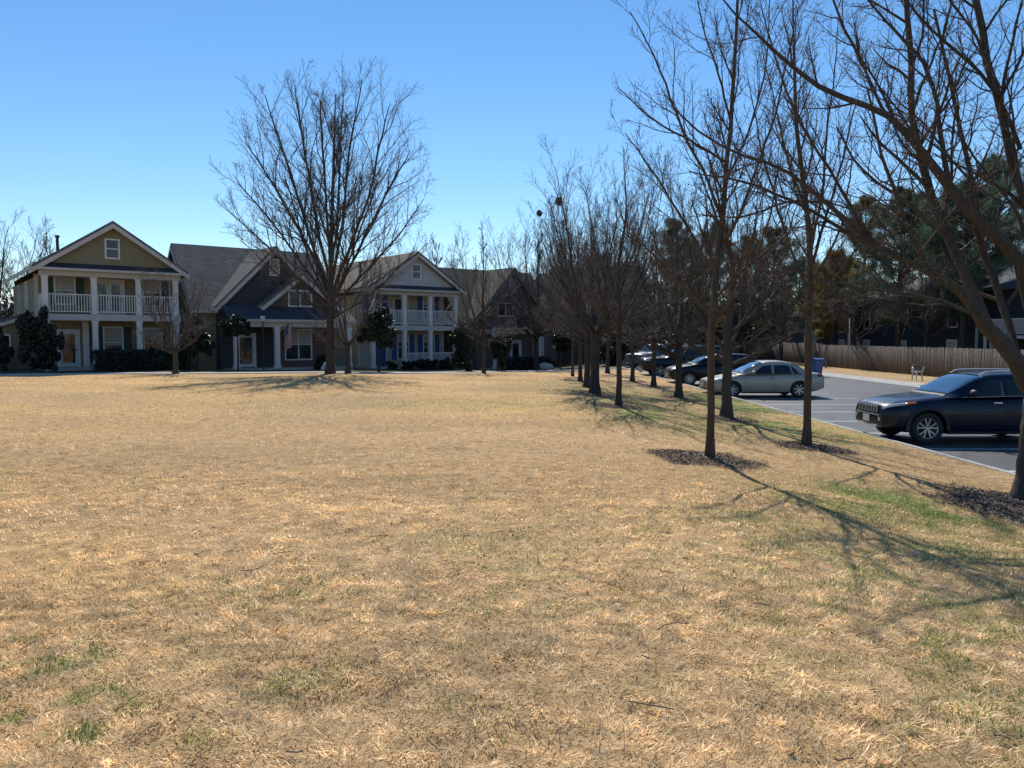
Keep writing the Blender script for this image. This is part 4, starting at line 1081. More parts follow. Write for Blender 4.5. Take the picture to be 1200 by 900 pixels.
def gable_house(label, t, C):
    x, y = hp(t); zg = float(gz(*hp(t+4, -2)))-.03
    root = thing('house', label, 'house', (x, y, zg), HROT, 'row of gabled houses facing the lawn')
    W = C['W']; s1 = MAT[C['s1']]; ze = 4.1; zr = C['zr']; d0, d1 = .8, 9.2; dm = 5.0
    xl, xr = C['xl'], C['xr']
    wm = MB(); wm.box(xl+.3, xr-.3, d0, d1, -.6, ze); wm.prism([(d0, ze), (d1, ze), (dm, zr-.2)], 0, xl+.3, xl+.42); wm.prism([(d0, ze), (d1, ze), (dm, zr-.2)], 0, xr-.42, xr-.3)
    wm.build('wall', MAT[C['side']], root)
    # main roof, ridge along x
    m = MB()
    for yy in (d0-.4, d1+.4):
        e = ze-.35
        m.prism([(yy, e), (dm, zr), (dm, zr+.14), (yy, e+.14)], 0, xl, xr)
    m.build('roof', MAT[C['roof']], root)
    tm = MB()
    for xx in (xl-.045, xr+.003):
        for yy in (d0-.4, d1+.4):
            tm.prism([(yy, ze-.37), (dm, zr-.02), (dm, zr-.28), (yy, ze-.63)], 0, xx, xx+.042)
    tm.box(xl, xr, d0-.46, d0-.403, ze-.42, ze-.24)
    tm.build('eave_trim', MAT[C.get('trim', 'white2')], root)
    # front cross gable
    gx0, gx1, gxm, gze, gzr = C['g1']
    m = MB(); m.box(gx0+.25, gx1-.25, 0, 1.2, -.6, gze); m.prism([(gx0+.25, gze), (gx1-.25, gze), (gxm, gzr-.25)], 1, 0, .12)
    m.build('front_wall', s1, root)
    gable_roof_y(root, gx0-.15, gx1+.15, gxm, gze-.15, gzr, -.38, dm, C['roof'], name='front_roof', trim=C.get('trim', 'white2'))
    window(root, F_(0), gxm, C['vz'], .5, .95, blind=.98, sash=False)
    # lower projecting gable
    lx0, lx1, lxm, lze, lzr = C['g2']
    m = MB(); m.prism([(lx0+.3, lze-.35), (lx1-.3, lze-.35), (lx1-.3, lze), (lxm, lzr-.25), (lx0+.3, lze)], 1, -.6, -.01); m.build('lower_gable', MAT[C['s2']], root)
    gable_roof_y(root, lx0-.1, lx1+.1, lxm, lze-.12, lzr, -1.0, 1.2, C['roof'], name='lower_roof', trim=C.get('trim', 'white2'))
    window(root, F_(-.6), lxm, C['wz'], 1.5, .95, mull=1, sash=False)
    # porch roof
    px0, px1 = C['porch']; pz = C['pz']
    m = MB(); m.prism([(-2.1, pz), (-.605, pz+.9), (-.605, pz+.78), (-2.1, pz-.1)], 0, px0-.3, px1+.3, lambda a, b, c: (a, b, c)); m.build('porch_roof', MAT[C['proof']], root)
    m = MB(); m.box(px0-.3, px1+.3, -2.16, -2.103, pz-.14, pz+.03); m.box(px0, px1, -1.95, -1.7, pz-.46, pz-.11); m.box(px0, px0+.2, -1.7, -.01, pz-.46, pz-.11); m.box(px1-.2, px1, -1.7, -.01, pz-.46, pz-.11); m.build('porch_beam', MAT['white2'], root)
    MB().box(px0-.1, px1+.1, -2.0, -.01, -.5, .16).build('porch_floor', MAT['concrete'], root)
    for cx in C['cols']:
        m = MB(); m.box(cx-.15, cx+.15, -1.97, -1.68, .16, pz-.465); m.box(cx-.19, cx+.19, -2.01, -1.64, .16, .36); m.box(cx-.19, cx+.19, -2.01, -1.64, pz-.6, pz-.468); m.build('column', MAT['white'], root)
    if C.get('brick'):
        a, bb = C['brick']; MB().box(a, bb, -.06, -.003, -.5, pz-.3).build('brick_wall', MAT[C['bm']], root)
    bo = .06 if C.get('brick') else 0
    a, zz, w, h = C['win']; window(root, F_(-.0-bo), a, zz, w, h, mull=1, blind=.5)
    a, mt, gl, lf, w = C['door']; door(root, F_(0), a, .18, w, 2.1, mt, gl, lf)
    return root
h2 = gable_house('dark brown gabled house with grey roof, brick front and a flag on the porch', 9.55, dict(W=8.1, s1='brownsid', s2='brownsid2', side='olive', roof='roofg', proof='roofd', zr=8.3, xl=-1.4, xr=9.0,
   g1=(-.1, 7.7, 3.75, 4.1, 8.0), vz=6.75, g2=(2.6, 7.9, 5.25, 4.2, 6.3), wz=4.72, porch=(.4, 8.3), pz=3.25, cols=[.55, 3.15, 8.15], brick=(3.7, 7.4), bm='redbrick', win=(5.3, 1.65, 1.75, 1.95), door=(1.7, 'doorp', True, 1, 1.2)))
h4 = gable_house('tan brown gabled house with white porch beam, half hidden by bare trees', 29.6, dict(W=9, s1='tan', trim='tantrim', s2='tan', side='tan', roof='roofb', proof='roofb', zr=8.35, xl=-1.2, xr=9.6,
   g1=(-.2, 7.6, 3.7, 4.1, 8.2), vz=6.8, g2=(.1, 4.9, 2.5, 4.3, 6.4), wz=4.85, porch=(.4, 5.4), pz=3.35, cols=[.6, 5.1], brick=(5.6, 7.2), bm='tanbrick', win=(6.4, 1.65, 1.0, 1.7), door=(4.0, 'doorp', True, 1, .95)))
h5 = gable_house('last tan house of the row behind the stout bare trees', 41.5, dict(W=9, s1='tan', trim='tantrim', s2='tan', side='tan', roof='roofb', proof='roofb', zr=8.2, xl=-1.2, xr=9.6,
   g1=(-.2, 7.6, 3.7, 4.1, 7.9), vz=6.6, g2=(2.6, 7.6, 5.1, 4.2, 6.2), wz=4.7, porch=(.4, 7.6), pz=3.25, cols=[.6, 3.2, 7.4], brick=(3.7, 7.3), bm='tanbrick', win=(5.3, 1.65, 1.7, 1.7), door=(1.8, 'doord', False, 1, .95)))
h0 = gable_house('neighbouring grey roofed house cut by the left edge of the picture', -13.2, dict(W=9, s1='olive', s2='brownsid2', side='olive', roof='roofg', proof='roofg', zr=7.2, xl=-1.2, xr=9.2,
   g1=(-.2, 6.6, 3.2, 4.1, 6.9), vz=6.0, g2=(2.6, 7.0, 4.8, 4.1, 5.8), wz=4.6, porch=(.4, 7.6), pz=3.2, cols=[.6, 3.2, 7.4], brick=(3.7, 7.3), bm='tanbrick', win=(5.3, 1.65, 1.7, 1.7), door=(1.8, 'doord', False, 1, .95)))
h0.location.x += -UY*6; h0.location.y += UX*6
def wpt(root, p):
    c, s = math.cos(root.rotation_euler.z), math.sin(root.rotation_euler.z)
    return (root.location.x+c*p[0]-s*p[1], root.location.y+s*p[0]+c*p[1], root.location.z+p[2])
hedge('long low dark clipped hedge along the olive house porch', 0, 5.1, wpt(h1, (2.3, -1.1, -.02)), 1.15, .9, 650, HROT, n=14000)
hedge('low dark hedge along the tan house porch', 0, 4.2, wpt(h4, (.5, -3.0, 0)), .95, .8, 651, HROT, n=9000)
for i, (x, yy, s) in enumerate([(1.0, -1.2, .55), (2.4, -1.1, .6), (3.6, -.9, .75), (4.5, -.9, .6), (5.6, -.95, .7), (6.6, -.9, .6)]):
    shrub(['leftmost small round bush below the evergreen tree at the pale house', 'small round bush right of the evergreen tree at the pale house', 'widest clipped bush before the white porch railing of the pale house', 'small clipped bush in the middle of the white porch railing', 'rounded clipped bush right of the middle of the white porch railing', 'rightmost clipped bush at the end of the white porch railing'][i],
          'bush', wpt(h3, (x, yy, -.02)), [(0, 0, s*.6, s, s*.9, s*.8)], 1800, .07, DG, 660+i, name='bush', group='low bushes along the pale porch')
shrub('small round bush against the red brick of the dark gabled house', 'bush', wpt(h2, (5.9, -2.6, 0)), [(0, 0, .4, .8, .7, .6)], 1800, .07, DG, 671, name='bush')
shrub('yellowish green bush by the brick corner right of the tan porch', 'bush', wpt(h4, (6.3, -1.6, 0)), [(0, 0, .5, .6, .6, .7)], 1800, .07, (.10, .12, .05), 672, name='bush')
# flag on the dark house porch
fl = thing('porch_flag', 'striped flag hanging from a short pole on the porch column of the dark house', 'flag', wpt(h2, (3.55, -2.05, 2.75)), HROT)
MB().cyl((-.4, .1, -.35), (.75, -.15, .62), .018, 1.35, 8).build('pole', MAT['white'], fl)
def flagmat():
    m, nt, b, out = newmat('striped_flag_cloth')
    v = N(nt, 'ShaderNodeTexCoord').outputs['UV']
    sx = N(nt, 'ShaderNodeSeparateXYZ'); nt.links.new(v, sx.inputs[0])
    st = mathn(nt, 'GREATER_THAN', mathn(nt, 'FRACT', mathn(nt, 'MULTIPLY', sx.outputs[0], 6.5)), .5)
    c = mixc(nt, st, (.45, .03, .04), (.65, .63, .6))
    can = mathn(nt, 'MULTIPLY', mathn(nt, 'LESS_THAN', sx.outputs[0], .54), mathn(nt, 'GREATER_THAN', sx.outputs[1], .6))
    vo = N(nt, 'ShaderNodeTexVoronoi'); vo.inputs['Scale'].default_value = 11; vo.inputs['Randomness'].default_value = 0; nt.links.new(v, vo.inputs['Vector'])
    star = mathn(nt, 'LESS_THAN', vo.outputs['Distance'], .22)
    cc = mixc(nt, star, (.02, .03, .14), (.6, .6, .6))
    nt.links.new(mixc(nt, can, c, cc), b.inputs['Base Color']); b.inputs['Roughness'].default_value = .8
    return m
def flag():
    nx, ny = 14, 18; V = []; UV = []
    for j in range(ny+1):
        for i in range(nx+1):
            u, w = i/nx, j/ny
            V.append((.0+.5*u*(1-.25*(1-w))+.05*math.sin(u*9+w*2), -.12+.07*math.sin(u*11+1.5*w)*(1.2-w*.5), .18*u-1.45*(1-w)+.3*w*u)); UV.append((u, w))
    i = np.arange(len(V)).reshape(ny+1, nx+1); F = np.stack([i[:-1, :-1], i[:-1, 1:], i[1:, 1:], i[1:, :-1]], -1).reshape(-1, 4)
    o = raw_mesh('flag_cloth', V, F, flagmat(), fl, True)
    uv = o.data.uv_layers.new(name='UVMap'); idx = np.zeros(len(o.data.loops), np.int32); o.data.loops.foreach_get('vertex_index', idx)
    uv.data.foreach_set('uv', np.array(UV, np.float32)[idx].ravel())
flag()
# air conditioner, white rock, porch lantern
ac = thing('air_conditioner', 'white boxy air conditioner between the dark house and the pale house', 'air conditioner', wpt(h3, (-1.0, 2.6, 0)), HROT)
m = MB().box(-.4, .4, -.4, .4, .05, .8); m.build('casing', MAT['white2'], ac, bevel=.03)
m = MB(); [m.box(-.36, .36, -.415, -.405, .12+.07*k, .15+.07*k) for k in range(9)]; m.build('grille', MAT['black'], ac)
m = MB().cyl((0, 0, .8), (0, 0, 1), .33, .03, 20); m.build('fan_guard', MAT['black'], ac)
def rock(label, p, s, seed):
    bm = bmesh.new(); bmesh.ops.create_icosphere(bm, subdivisions=3, radius=1)
    r = np.random.default_rng(seed)
    for v in bm.verts:
        k = .75+.5*float(fbm(v.co.x*1.4+seed, v.co.y*1.4+v.co.z*1.9, seed)); v.co = Vector((v.co.x*s[0]*k, v.co.y*s[1]*k, v.co.z*s[2]*k+s[2]*.5))
    me = bpy.data.meshes.new('rock'); bm.to_mesh(me); bm.free(); me.materials.append(MAT['rock']); o = bpy.data.objects.new('rock', me); col.objects.link(o); o.location = p
    tag(o, label, 'rock')
MAT['rock'] = M('pale_rock', (.45, .43, .4), .9, .3, 6, .6, 20)
b = gp(380, 435.4); rock('pale pointed rock on the grass left of the huge tree trunk', (b[0], b[1]+.9, b[2]), (.42, .35, .36), 3)
b = gp(641, 434); rock('pale rock on the footpath edge in front of the tan house corner', (b[0], b[1]+2.2, b[2]), (.6, .4, .34), 4)
lp = thing('lamp_post', 'black post lantern with a white globe behind the topiary tree', 'lamp post', wpt(h2, (1.75, -3.2, 0)), HROT)
MB().cyl((0, 0, -.1), (0, 0, 1), .04, 3.2, 10).build('post', MAT['black'], lp)
m = MB().lathe([(.0, 3.1), (.1, 3.14), (.15, 3.3), (.13, 3.45), (.0, 3.5)], 14); m.build('lantern_glass', MAT['white'], lp, True)
MB().lathe([(.0, 3.62), (.05, 3.56), (.17, 3.47), (.14, 3.46)], 14).build('lantern_cap', MAT['black'], lp)
# ------------------------------------------------------------------ right side: fence, apartments
def fence():
    root = thing('fence', 'long weathered grey brown board privacy fence beyond the parking lot', 'fence', (26.7, 0, 0))
    r = np.random.default_rng(31); V = []; F = []; C = []
    y = 14.0; x = 0; k = 0
    while y < 98:
        w = .14*r.uniform(.96, 1.03); z0 = float(gz(26.7, y))+.03; h = 1.83+r.normal(0, .012); o = r.normal(0, .006); tilt = r.normal(0, .006)
        n = len(V)
        for z in (z0, z0+h):
            for yy in (y, y+w-.004):
                for xx in (-.012+o, .012+o): V.append((xx, yy+(z-z0)*tilt, z))
        F += [(n, n+1, n+3, n+2), (n+4, n+6, n+7, n+5), (n, n+4, n+5, n+1), (n+2, n+3, n+7, n+6), (n, n+2, n+6, n+4), (n+1, n+5, n+7, n+3)]
        tone = r.choice([.82, 1, 1, 1.1, 1.25])*r.uniform(.9, 1.1)*(.85+.3*float(fbm(y*.3, 0, 4))); c = np.array([.105, .088, .074])*tone
        C += [c*.9]*4+[c*1.03]*4
        y += w; k += 1
    m = Mattr('weathered_fence_wood', .9, .3, 4, 0, .5, 30, .2)
    tag(raw_mesh('boards', np.array(V), np.array(F), m, root, colr=np.array(C)))
    MAT['fencewood'] = M('fence_wood', (.15, .12, .10), .9, .25, 6)
    mb = MB()
    for z in (.25, .95, 1.6): mb.box(.03, .07, 14, 98, -.85+z, -.85+z+.09)
    mb.build('rails', MAT['fencewood'], root)
    for k in range(35):
        yy = 14.5+k*2.4; MB().box(.075, .165, yy-.045, yy+.045, -1.1, .85).build('post', MAT['fencewood'], root)
fence()
def apartments(label, x0, y0, y1, H, zr, sid, wins, dep=11, jogs=(), balcony=None, group='dark apartment blocks behind the fence', trims=()):
    root = thing('apartment_building', label, 'apartments', (x0, y0, -.95), 0, group)
    L = y1-y0
    m = MB(); m.box(0, dep, 0, L, -.3, H); m.prism([(0, H), (dep, H), (dep/2, zr-.15)], 1, 0, .2, None); m.prism([(0, H), (dep, H), (dep/2, zr-.15)], 1, L-.2, L)
    for (a, b, o) in jogs: m.box(-o, .05, a, b, -.3, H)
    m.build('wall', MAT[sid], root)
    m = MB()
    for (xa, xb) in ((-.6, dep/2), (dep+.6, dep/2)): m.prism([(xa, H-.1), (xb, zr), (xb, zr+.15), (xa, H+.05)], 1, -.5, L+.5)
    m.build('roof', MAT['roofd'], root)
    MB().box(-.66, -.603, -.5, L+.5, H-.18, H+.04).build('gutter', MAT['slate'], root)
    for (a, z, w, h) in wins: window(root, L_(0), a, z, w, h, blind=.5, tr=.11)
    for a in trims: MB().box(-.12, -.004, a-.09, a+.09, -.2, H-.2).build('downpipe', MAT['white2'], root)
    if balcony:
        a, b, z = balcony
        MB().box(-1.5, -.005, a, b, z-.2, z).build('balcony_floor', MAT['white2'], root)
        rl = MB(); rl.box(-1.5, -1.43, a, b, z+1.0, z+1.07); rl.box(-1.5, -1.43, a, b, z+.1, z+.15)
        for k in range(int((b-a)/.13)): rl.box(-1.485, -1.445, a+k*.13, a+k*.13+.04, z+.15, z+1.0)
        rl.build('balcony_railing', MAT['white2'], root)
        for c in (a+.1, b-.1): MB().box(-1.48, -1.34, c-.07, c+.07, -.2, z-.21).build('balcony_post', MAT['white2'], root)
    return root
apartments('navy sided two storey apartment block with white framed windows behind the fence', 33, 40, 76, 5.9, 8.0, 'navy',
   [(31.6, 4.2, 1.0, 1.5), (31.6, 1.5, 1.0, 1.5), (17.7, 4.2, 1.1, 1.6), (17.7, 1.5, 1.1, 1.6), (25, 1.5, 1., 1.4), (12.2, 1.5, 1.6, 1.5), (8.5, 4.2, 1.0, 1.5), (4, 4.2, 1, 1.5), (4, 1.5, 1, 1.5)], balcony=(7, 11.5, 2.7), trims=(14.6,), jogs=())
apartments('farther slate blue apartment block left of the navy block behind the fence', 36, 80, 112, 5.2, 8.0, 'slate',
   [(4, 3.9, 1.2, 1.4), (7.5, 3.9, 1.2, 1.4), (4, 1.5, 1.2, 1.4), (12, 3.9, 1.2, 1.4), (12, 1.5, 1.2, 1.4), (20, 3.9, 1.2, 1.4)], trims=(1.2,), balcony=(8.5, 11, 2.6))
# street post, bin, standpipe on the far verge
b = at(995, 400, 67); p = thing('pole', 'slim white pole rising behind the fence before the navy apartments', 'pole', (27.6, 63.0, -.9))
m = MB().cyl((0, 0, -.1), (0, 0, 1), .055, 4.1, 12); m.build('shaft', MAT['white2'], p, True)
MB().lathe([(0, 4.1), (.08, 4.08), (.07, 4.02), (.057, 4.0)], 12).build('cap', MAT['white2'], p, True)
MAT['binblue'] = M('blue_plastic', (.055, .11, .28), .45, .1, 4)
MAT['rubber'] = M('tyre_rubber', (.018, .018, .019), .75, .2, 20)
def bin_():
    q = (18.35, 46.4, LOTZ); root = thing('recycling_bin', 'blue wheeled recycling bin standing at the far kerb behind the silver sedan', 'bin', q, R(12))
    m = MB(); 
    P = [(-.24, -.27, .12), (.24, -.27, .12), (.24, .25, .12), (-.24, .25, .12), (-.30, -.35, 1.0), (.30, -.35, 1.0), (.30, .34, 1.0), (-.30, .34, 1.0)]
    m.add(P, [(3, 2, 1, 0), (4, 5, 6, 7), (0, 1, 5, 4), (1, 2, 6, 5), (2, 3, 7, 6), (3, 0, 4, 7)]); m.box(-.32, .32, -.37, .36, .94, .985)
    m.build('body', MAT['binblue'], root, bevel=.02)
    m = MB(); m.prism([(-.40, 1.005), (.36, 1.005), (.36, 1.06), (.1, 1.13), (-.2, 1.13), (-.40, 1.05)], 0, -.32, .32); m.build('lid', MAT['binblue'], root, bevel=.015)
    m = MB().cyl((-.3, .44, 1.0), (1, 0, 0), .02, .6, 10); m.build('handle', MAT['black'], root)
    for sx in (-.33, .27): 
        w = MB().cyl((sx, .24, .14), (1, 0, 0), .14, .06, 18).build('wheel', MAT['rubber'], root)
        MB().cyl((sx-.008, .24, .14), (1, 0, 0), .07, .076, 12).build('hub', MAT['white2'], w)
    MB().box(-.22, .22, -.26, .15, .0, .12).build('base', MAT['black'], root, bevel=.02)
bin_()
MAT['galv'] = M('galvanised_metal', (.55, .55, .53), .45, .12, 8, metal=.5)
def standpipe():
    q = (21.6, 41.0, float(gz(21.6, 41))-.02); root = thing('standpipe', 'small pale metal pipe stand on thin legs on the dry grass before the fence', 'pipe stand', q, R(-15))
    for k, (x, y, t) in enumerate(((-.2, -.1, .0), (.02, .12, .0), (.22, -.08, .0))):
        MB().bar((x*1.25, y*1.4, -.06), (x, y*.6, .46), .05, .05).build('leg', MAT['galv'], root)
    m = MB().cyl((-.25, -.02, .46), (1, 0, .1), .045, .55, 12); m.cyl((-.2, 0, .44), (.1, 0, 1), .075, .3, 14, .06); m.build('pipe', MAT['galv'], root, True)
    MB().cyl((.27, 0, .48), (.25, 0, 1), .035, .3, 10).build('spout', MAT['galv'], root)
    h = MB().cyl((-.17, 0, .74), (.1, 0, 1), .015, .12, 8); h.cyl((-.16, 0, .85), (.1, 0, 1), .085, .02, 14); h.build('hand_wheel', MAT['galv'], root)
standpipe()
p = thing('marker_post', 'thin dark post standing against the fence right of the blue bin', 'post', (24.9, 61.0, float(gz(24.9, 61))))
MB().box(-.045, .045, -.045, .045, -.1, 1.75).build('shaft', MAT['fencewood'], p)
MB().prism([(-.045, 1.75), (.045, 1.75), (0, 1.82)], 1, -.045, .045).build('cap', MAT['fencewood'], p)
#@@PART4
# ------------------------------------------------------------------ cars
def paint(name, c, metal=.35, rough=.32):
    m, nt, b, out = newmat(name); v = coords(nt)
    f = noise(nt, v, 2.2, 5, .6)
    nt.links.new(ramp(nt, f, [(.3, mul(c, .92)), (.7, mul(c, 1.1))]), b.inputs['Base Color'])
    nt.links.new(ramp(nt, f, [(.3, (rough*.8,)*3), (.7, (rough*1.3,)*3)]), b.inputs['Roughness'])
    b.inputs['Specular IOR Level'].default_value = .3; b.inputs['Metallic'].default_value = metal; b.inputs['Coat Weight'].default_value = .3; b.inputs['Coat Roughness'].default_value = .05
    return m
MAT['p_navy'] = paint('navy_car_paint', (.003, .006, .020), .05)
MAT['p_black'] = paint('black_car_paint', (.005, .006, .009), .15)
MAT['p_sand'] = paint('sand_silver_car_paint', (.44, .385, .30), .25)
MAT['p_silver'] = paint('silver_car_paint', (.24, .25, .26), .4)
MAT['cglass'] = Mglass('car_glass', (.015, .018, .02), .03)
for _n in MAT['cglass'].node_tree.nodes:
    if _n.type == 'BSDF_PRINCIPLED':
        _n.inputs['Specular IOR Level'].default_value = 1.0; _n.inputs['IOR'].default_value = 1.9; _n.inputs['Coat Weight'].default_value = .6; _n.inputs['Coat IOR'].default_value = 1.6
MAT['sglass'] = Mglass('side_glass', (.010, .012, .013), .04)
MAT['ctrim'] = M('dark_plastic_trim', (.022, .022, .024), .6, .15, 12)
MAT['chrome'] = M('chrome', (.7, .7, .7), .15, .05, 5, metal=1)
MAT['alloy'] = M('alloy_wheel', (.5, .5, .5), .3, .08, 5, metal=.8)
MAT['silver'] = M('silver_trim', (.68, .69, .70), .35, .1, 8)
MAT['lens'] = M('headlight_lens', (.55, .57, .6), .08, .1, 8, coat=1)
MAT['amber'] = M('amber_reflector', (.5, .14, .04), .3, .1, 8)
MAT['redlens'] = M('tail_light_lens', (.30, .01, .012), .2, .15, 8)
MAT['plate'] = M('licence_plate', (.6, .6, .6), .5, .1, 30)
MAT['seat'] = M('seat_cloth', (.12, .11, .10), .9)
class Surf:
    """lofted skin: ring shape as function of x, v in [-1,1] (v<0 near side -y)"""
    def __init__(s, ring, zb, zt, hw, ringx=None): s.ring = np.array(ring); s.zb = zb; s.zt = zt; s.hw = hw
    def __call__(s, x, v):
        x = np.asarray(x, float); v = np.asarray(v, float); a = np.abs(v)
        t = np.linspace(0, 1, len(s.ring))
        yf = pchip(t, s.ring[:, 0], a); zf = pchip(t, s.ring[:, 1], a)
        b = pchip(*s.zb, x); tp = pchip(*s.zt, x); w = pchip(*s.hw, x)
        return np.stack([x+0*v, np.sign(v)*yf*w, b+(tp-b)*zf], -1)
    def normal(s, x, v):
        e = 1e-3
        dx = s(x+e, v)-s(x-e, v); dv = s(x, v+e)-s(x, v-e)
        n = nrm(np.cross(dx, dv)); p = s(x, v)
        flip = np.sign((n*(p-np.stack([p[..., 0]*0+p[..., 0], p[..., 0]*0, p[..., 0]*0+.7], -1))).sum(-1, keepdims=True)); flip[flip == 0] = 1
        return n*flip
    def patch(s, poly_or_rect, off, nu=10, nv=6):
        (x0, x1, v0, v1) = poly_or_rect
        f = lambda q, u: q(u) if callable(q) else q
        U, T = np.meshgrid(np.linspace(0, 1, nu+1), np.linspace(0, 1, nv+1))
        Vv = np.vectorize(lambda u: f(v0, u))(U)*(1-T)+np.vectorize(lambda u: f(v1, u))(U)*T
        X = np.vectorize(lambda t: f(x0, t))(T)*(1-U)+np.vectorize(lambda t: f(x1, t))(T)*U
        P = s(X, Vv)+s.normal(X, Vv)*off
        i = np.arange(P.shape[0]*P.shape[1]).reshape(P.shape[:2])
        F = np.stack([i[:-1, :-1], i[:-1, 1:], i[1:, 1:], i[1:, :-1]], -1).reshape(-1, 4)
        return P.reshape(-1, 3), F
def patches(name, mat, parent, S, rects, off=.005, both=True, nu=10, nv=6):
    Vs = []; Fs = []; o = 0
    for q in rects:
        for sg in ((1, -1) if both else (1,)):
            qq = q if sg == 1 else (q[0], q[1], (lambda u, f=q[2]: -(f(u) if callable(f) else f)), (lambda u, f=q[3]: -(f(u) if callable(f) else f)))
            V, F = S.patch(qq, off, nu, nv); Vs.append(V); Fs.append(F+o); o += len(V)
    ob = raw_mesh(name, np.concatenate(Vs), np.concatenate(Fs), mat, parent, True)
    sol = ob.modifiers.new('thickness', 'SOLIDIFY'); sol.thickness = .004; sol.offset = 0
    return ob
def skin(S, x0, x1, nx, nv, v0=-1, v1=1, close=True):
    xs = x0+(x1-x0)*(1-np.cos(np.linspace(0, math.pi, nx)))/2
    vs = np.linspace(v0, v1, nv)
    X, Vv = np.meshgrid(xs, vs, indexing='ij')
    Vv = np.where(np.abs(Vv) < 1e-9, 1e-9, Vv)
    P = S(X, Vv); return P
def car(label, kind, pos, yaw, C, cat='car', group=None):
    root = thing('parked_car', label, cat, pos, yaw, 'cars parked at the lawn kerb')
    L, W, H, Rw = C['L'], C['W'], C['H'], C['R']; hw = W/2
    wx = (C['fo'], C['fo']+C['wb'])
    ring = [(0, 1.0), (.32, .997), (.62, .985), (.83, .955), (.935, .87), (.975, .74), (1.0, .56), (1.0, .4), (.985, .22), (.95, .06), (.82, 0), (.4, 0), (0, 0)]
    B = Surf(ring, C['zb'], C['zt'], (C['wx'][0], [k*hw for k in C['wx'][1]]))
    G = Surf([(0, 1.0), (.4, .985), (.66, .95), (.765, .87), (.81, .72), (.88, .42), (.955, .1), (.975, 0)], C['gb'], C['gt'], (C['gw'][0], [k*hw for k in C['gw'][1]]))
    nx, nv = 72, 49
    xs = L*(1-np.cos(np.linspace(0, math.pi, nx)))/2
    vs = np.linspace(-1, 1, nv)[:-1]; vs = np.where(np.abs(vs) < 1e-9, 1e-9, vs)
    X, Vv = np.meshgrid(xs, vs, indexing='ij'); P = B(X, Vv); k = nv-1
    i = np.arange(nx*k).reshape(nx, k); j = np.roll(i, -1, 1)
    F = [tuple(f) for f in np.stack([i[:-1], j[:-1], j[1:], i[1:]], -1).reshape(-1, 4)]
    F += [tuple(i[0]), tuple(i[-1][::-1])]
    mb = MB(); mb.add(P.reshape(-1, 3), F); tmp = mb.build('tmp_body', MAT[C['paint']], None, True)
    for x in wx:
        for sy in (-1, 1):
            mc = MB().cyl((x, sy*(hw+.2), Rw), (0, -sy, 0), Rw*1.13, .2+.34, 36)
            mc.box(x-Rw*1.13, x+Rw*1.13, min(sy*(hw+.2), sy*(hw-.34)), max(sy*(hw+.2), sy*(hw-.34)), -.4, Rw*.6) if False else None
            cu = mc.build('tmp_cut', MAT['ctrim'])
            md = tmp.modifiers.new('b', 'BOOLEAN'); md.operation = 'DIFFERENCE'; md.solver = 'EXACT'; md.object = cu
    dg = bpy.context.evaluated_depsgraph_get(); dg.update()
    me = bpy.data.meshes.new_from_object(tmp.evaluated_get(dg))
    for o in [o for o in bpy.data.objects if o.name.startswith('tmp_')]: bpy.data.objects.remove(o)
    # join greenhouse
    bm = bmesh.new(); bm.from_mesh(me)
    gx0, gx1 = C['gx']
    P = skin(G, gx0, gx1, 50, 33); nX, nV = P.shape[:2]
    vv = [[bm.verts.new(P[a, b]) for b in range(nV)] for a in range(nX)]
    for a in range(nX-1):
        for b in range(nV-1): bm.faces.new((vv[a][b], vv[a+1][b], vv[a+1][b+1], vv[a][b+1]))
    bm.faces.new(vv[-1]); bm.faces.new(vv[0][::-1])
    bmesh.ops.recalc_face_normals(bm, faces=bm.faces)
    for f in bm.faces: f.smooth = True
    bm.to_mesh(me); bm.free()
    me.materials.clear(); me.materials.append(MAT[C['paint']])
    me.name = 'body'
    body = bpy.data.objects.new('body', me); col.objects.link(body); body.parent = root
    try: me.set_sharp_from_angle(angle=R(38))
    except Exception: pass
    # glass
    g = C['glass']
    patches('windscreen', MAT['cglass'], root, G, [(g['ws'][0], g['ws'][1], lambda u: -.40-.12*(1-u), lambda u: .40+.12*(1-u))], .006, False, 10, 16)
    patches('cowl', MAT['ctrim'], root, G, [(C['gx'][0]+.012, g['ws'][0]-.004, -.62, .62)], .004, False, 3, 14)
    patches('rear_window', MAT['cglass'], root, G, [(g['rw'][0], g['rw'][1], -.44, .44)], .006, False, 8, 14)
    for (a, b, lo, hi) in g['side']:
        for sg in (1, -1):
            q = (a, b, (lambda u, f=lo, s=sg: s*(f(u) if callable(f) else f)), (lambda u, f=hi, s=sg: s*(f(u) if callable(f) else f)))
            patches('side_window', MAT['sglass'], root, G, [q], .005, False, 10, 6)
    # bright belt line
    patches('belt_trim', MAT['chrome' if C.get('chromebelt') else 'ctrim'], root, G, [(C['gx'][0]+.35, C['gx'][1]-.35, .945, .975)], .008, True, 24, 1)
    # sills, cladding, arch lips
    for sg in (1, -1): patches('sill_trim', MAT['ctrim'], root, B, [(wx[0]+Rw*1.2, wx[1]-Rw*1.2, sg*.735, sg*.80)], .012, False, 16, 3)
    if C.get('clad'):
        arch = []
        for x in wx:
            for sy in (-1, 1):
                prof = MB(); n = 28; vs_ = []
                for q in range(n+1):
                    a = math.pi*(q/n)*1.06-.03*math.pi
                    for rr, yy in ((Rw*1.13, hw*.965), (Rw*1.13, hw+.012), (Rw*1.32, hw+.010), (Rw*1.36, hw*.97)):
                        vs_.append((x+rr*math.cos(a), sy*yy, Rw+rr*math.sin(a)))
                fs = []
                for q in range(n):
                    for e in range(3): fs.append((q*4+e, q*4+4+e, q*4+5+e, q*4+1+e))
                arch.append(prof.add(vs_, fs).build('wheel_arch_trim', MAT['ctrim'], root, True))
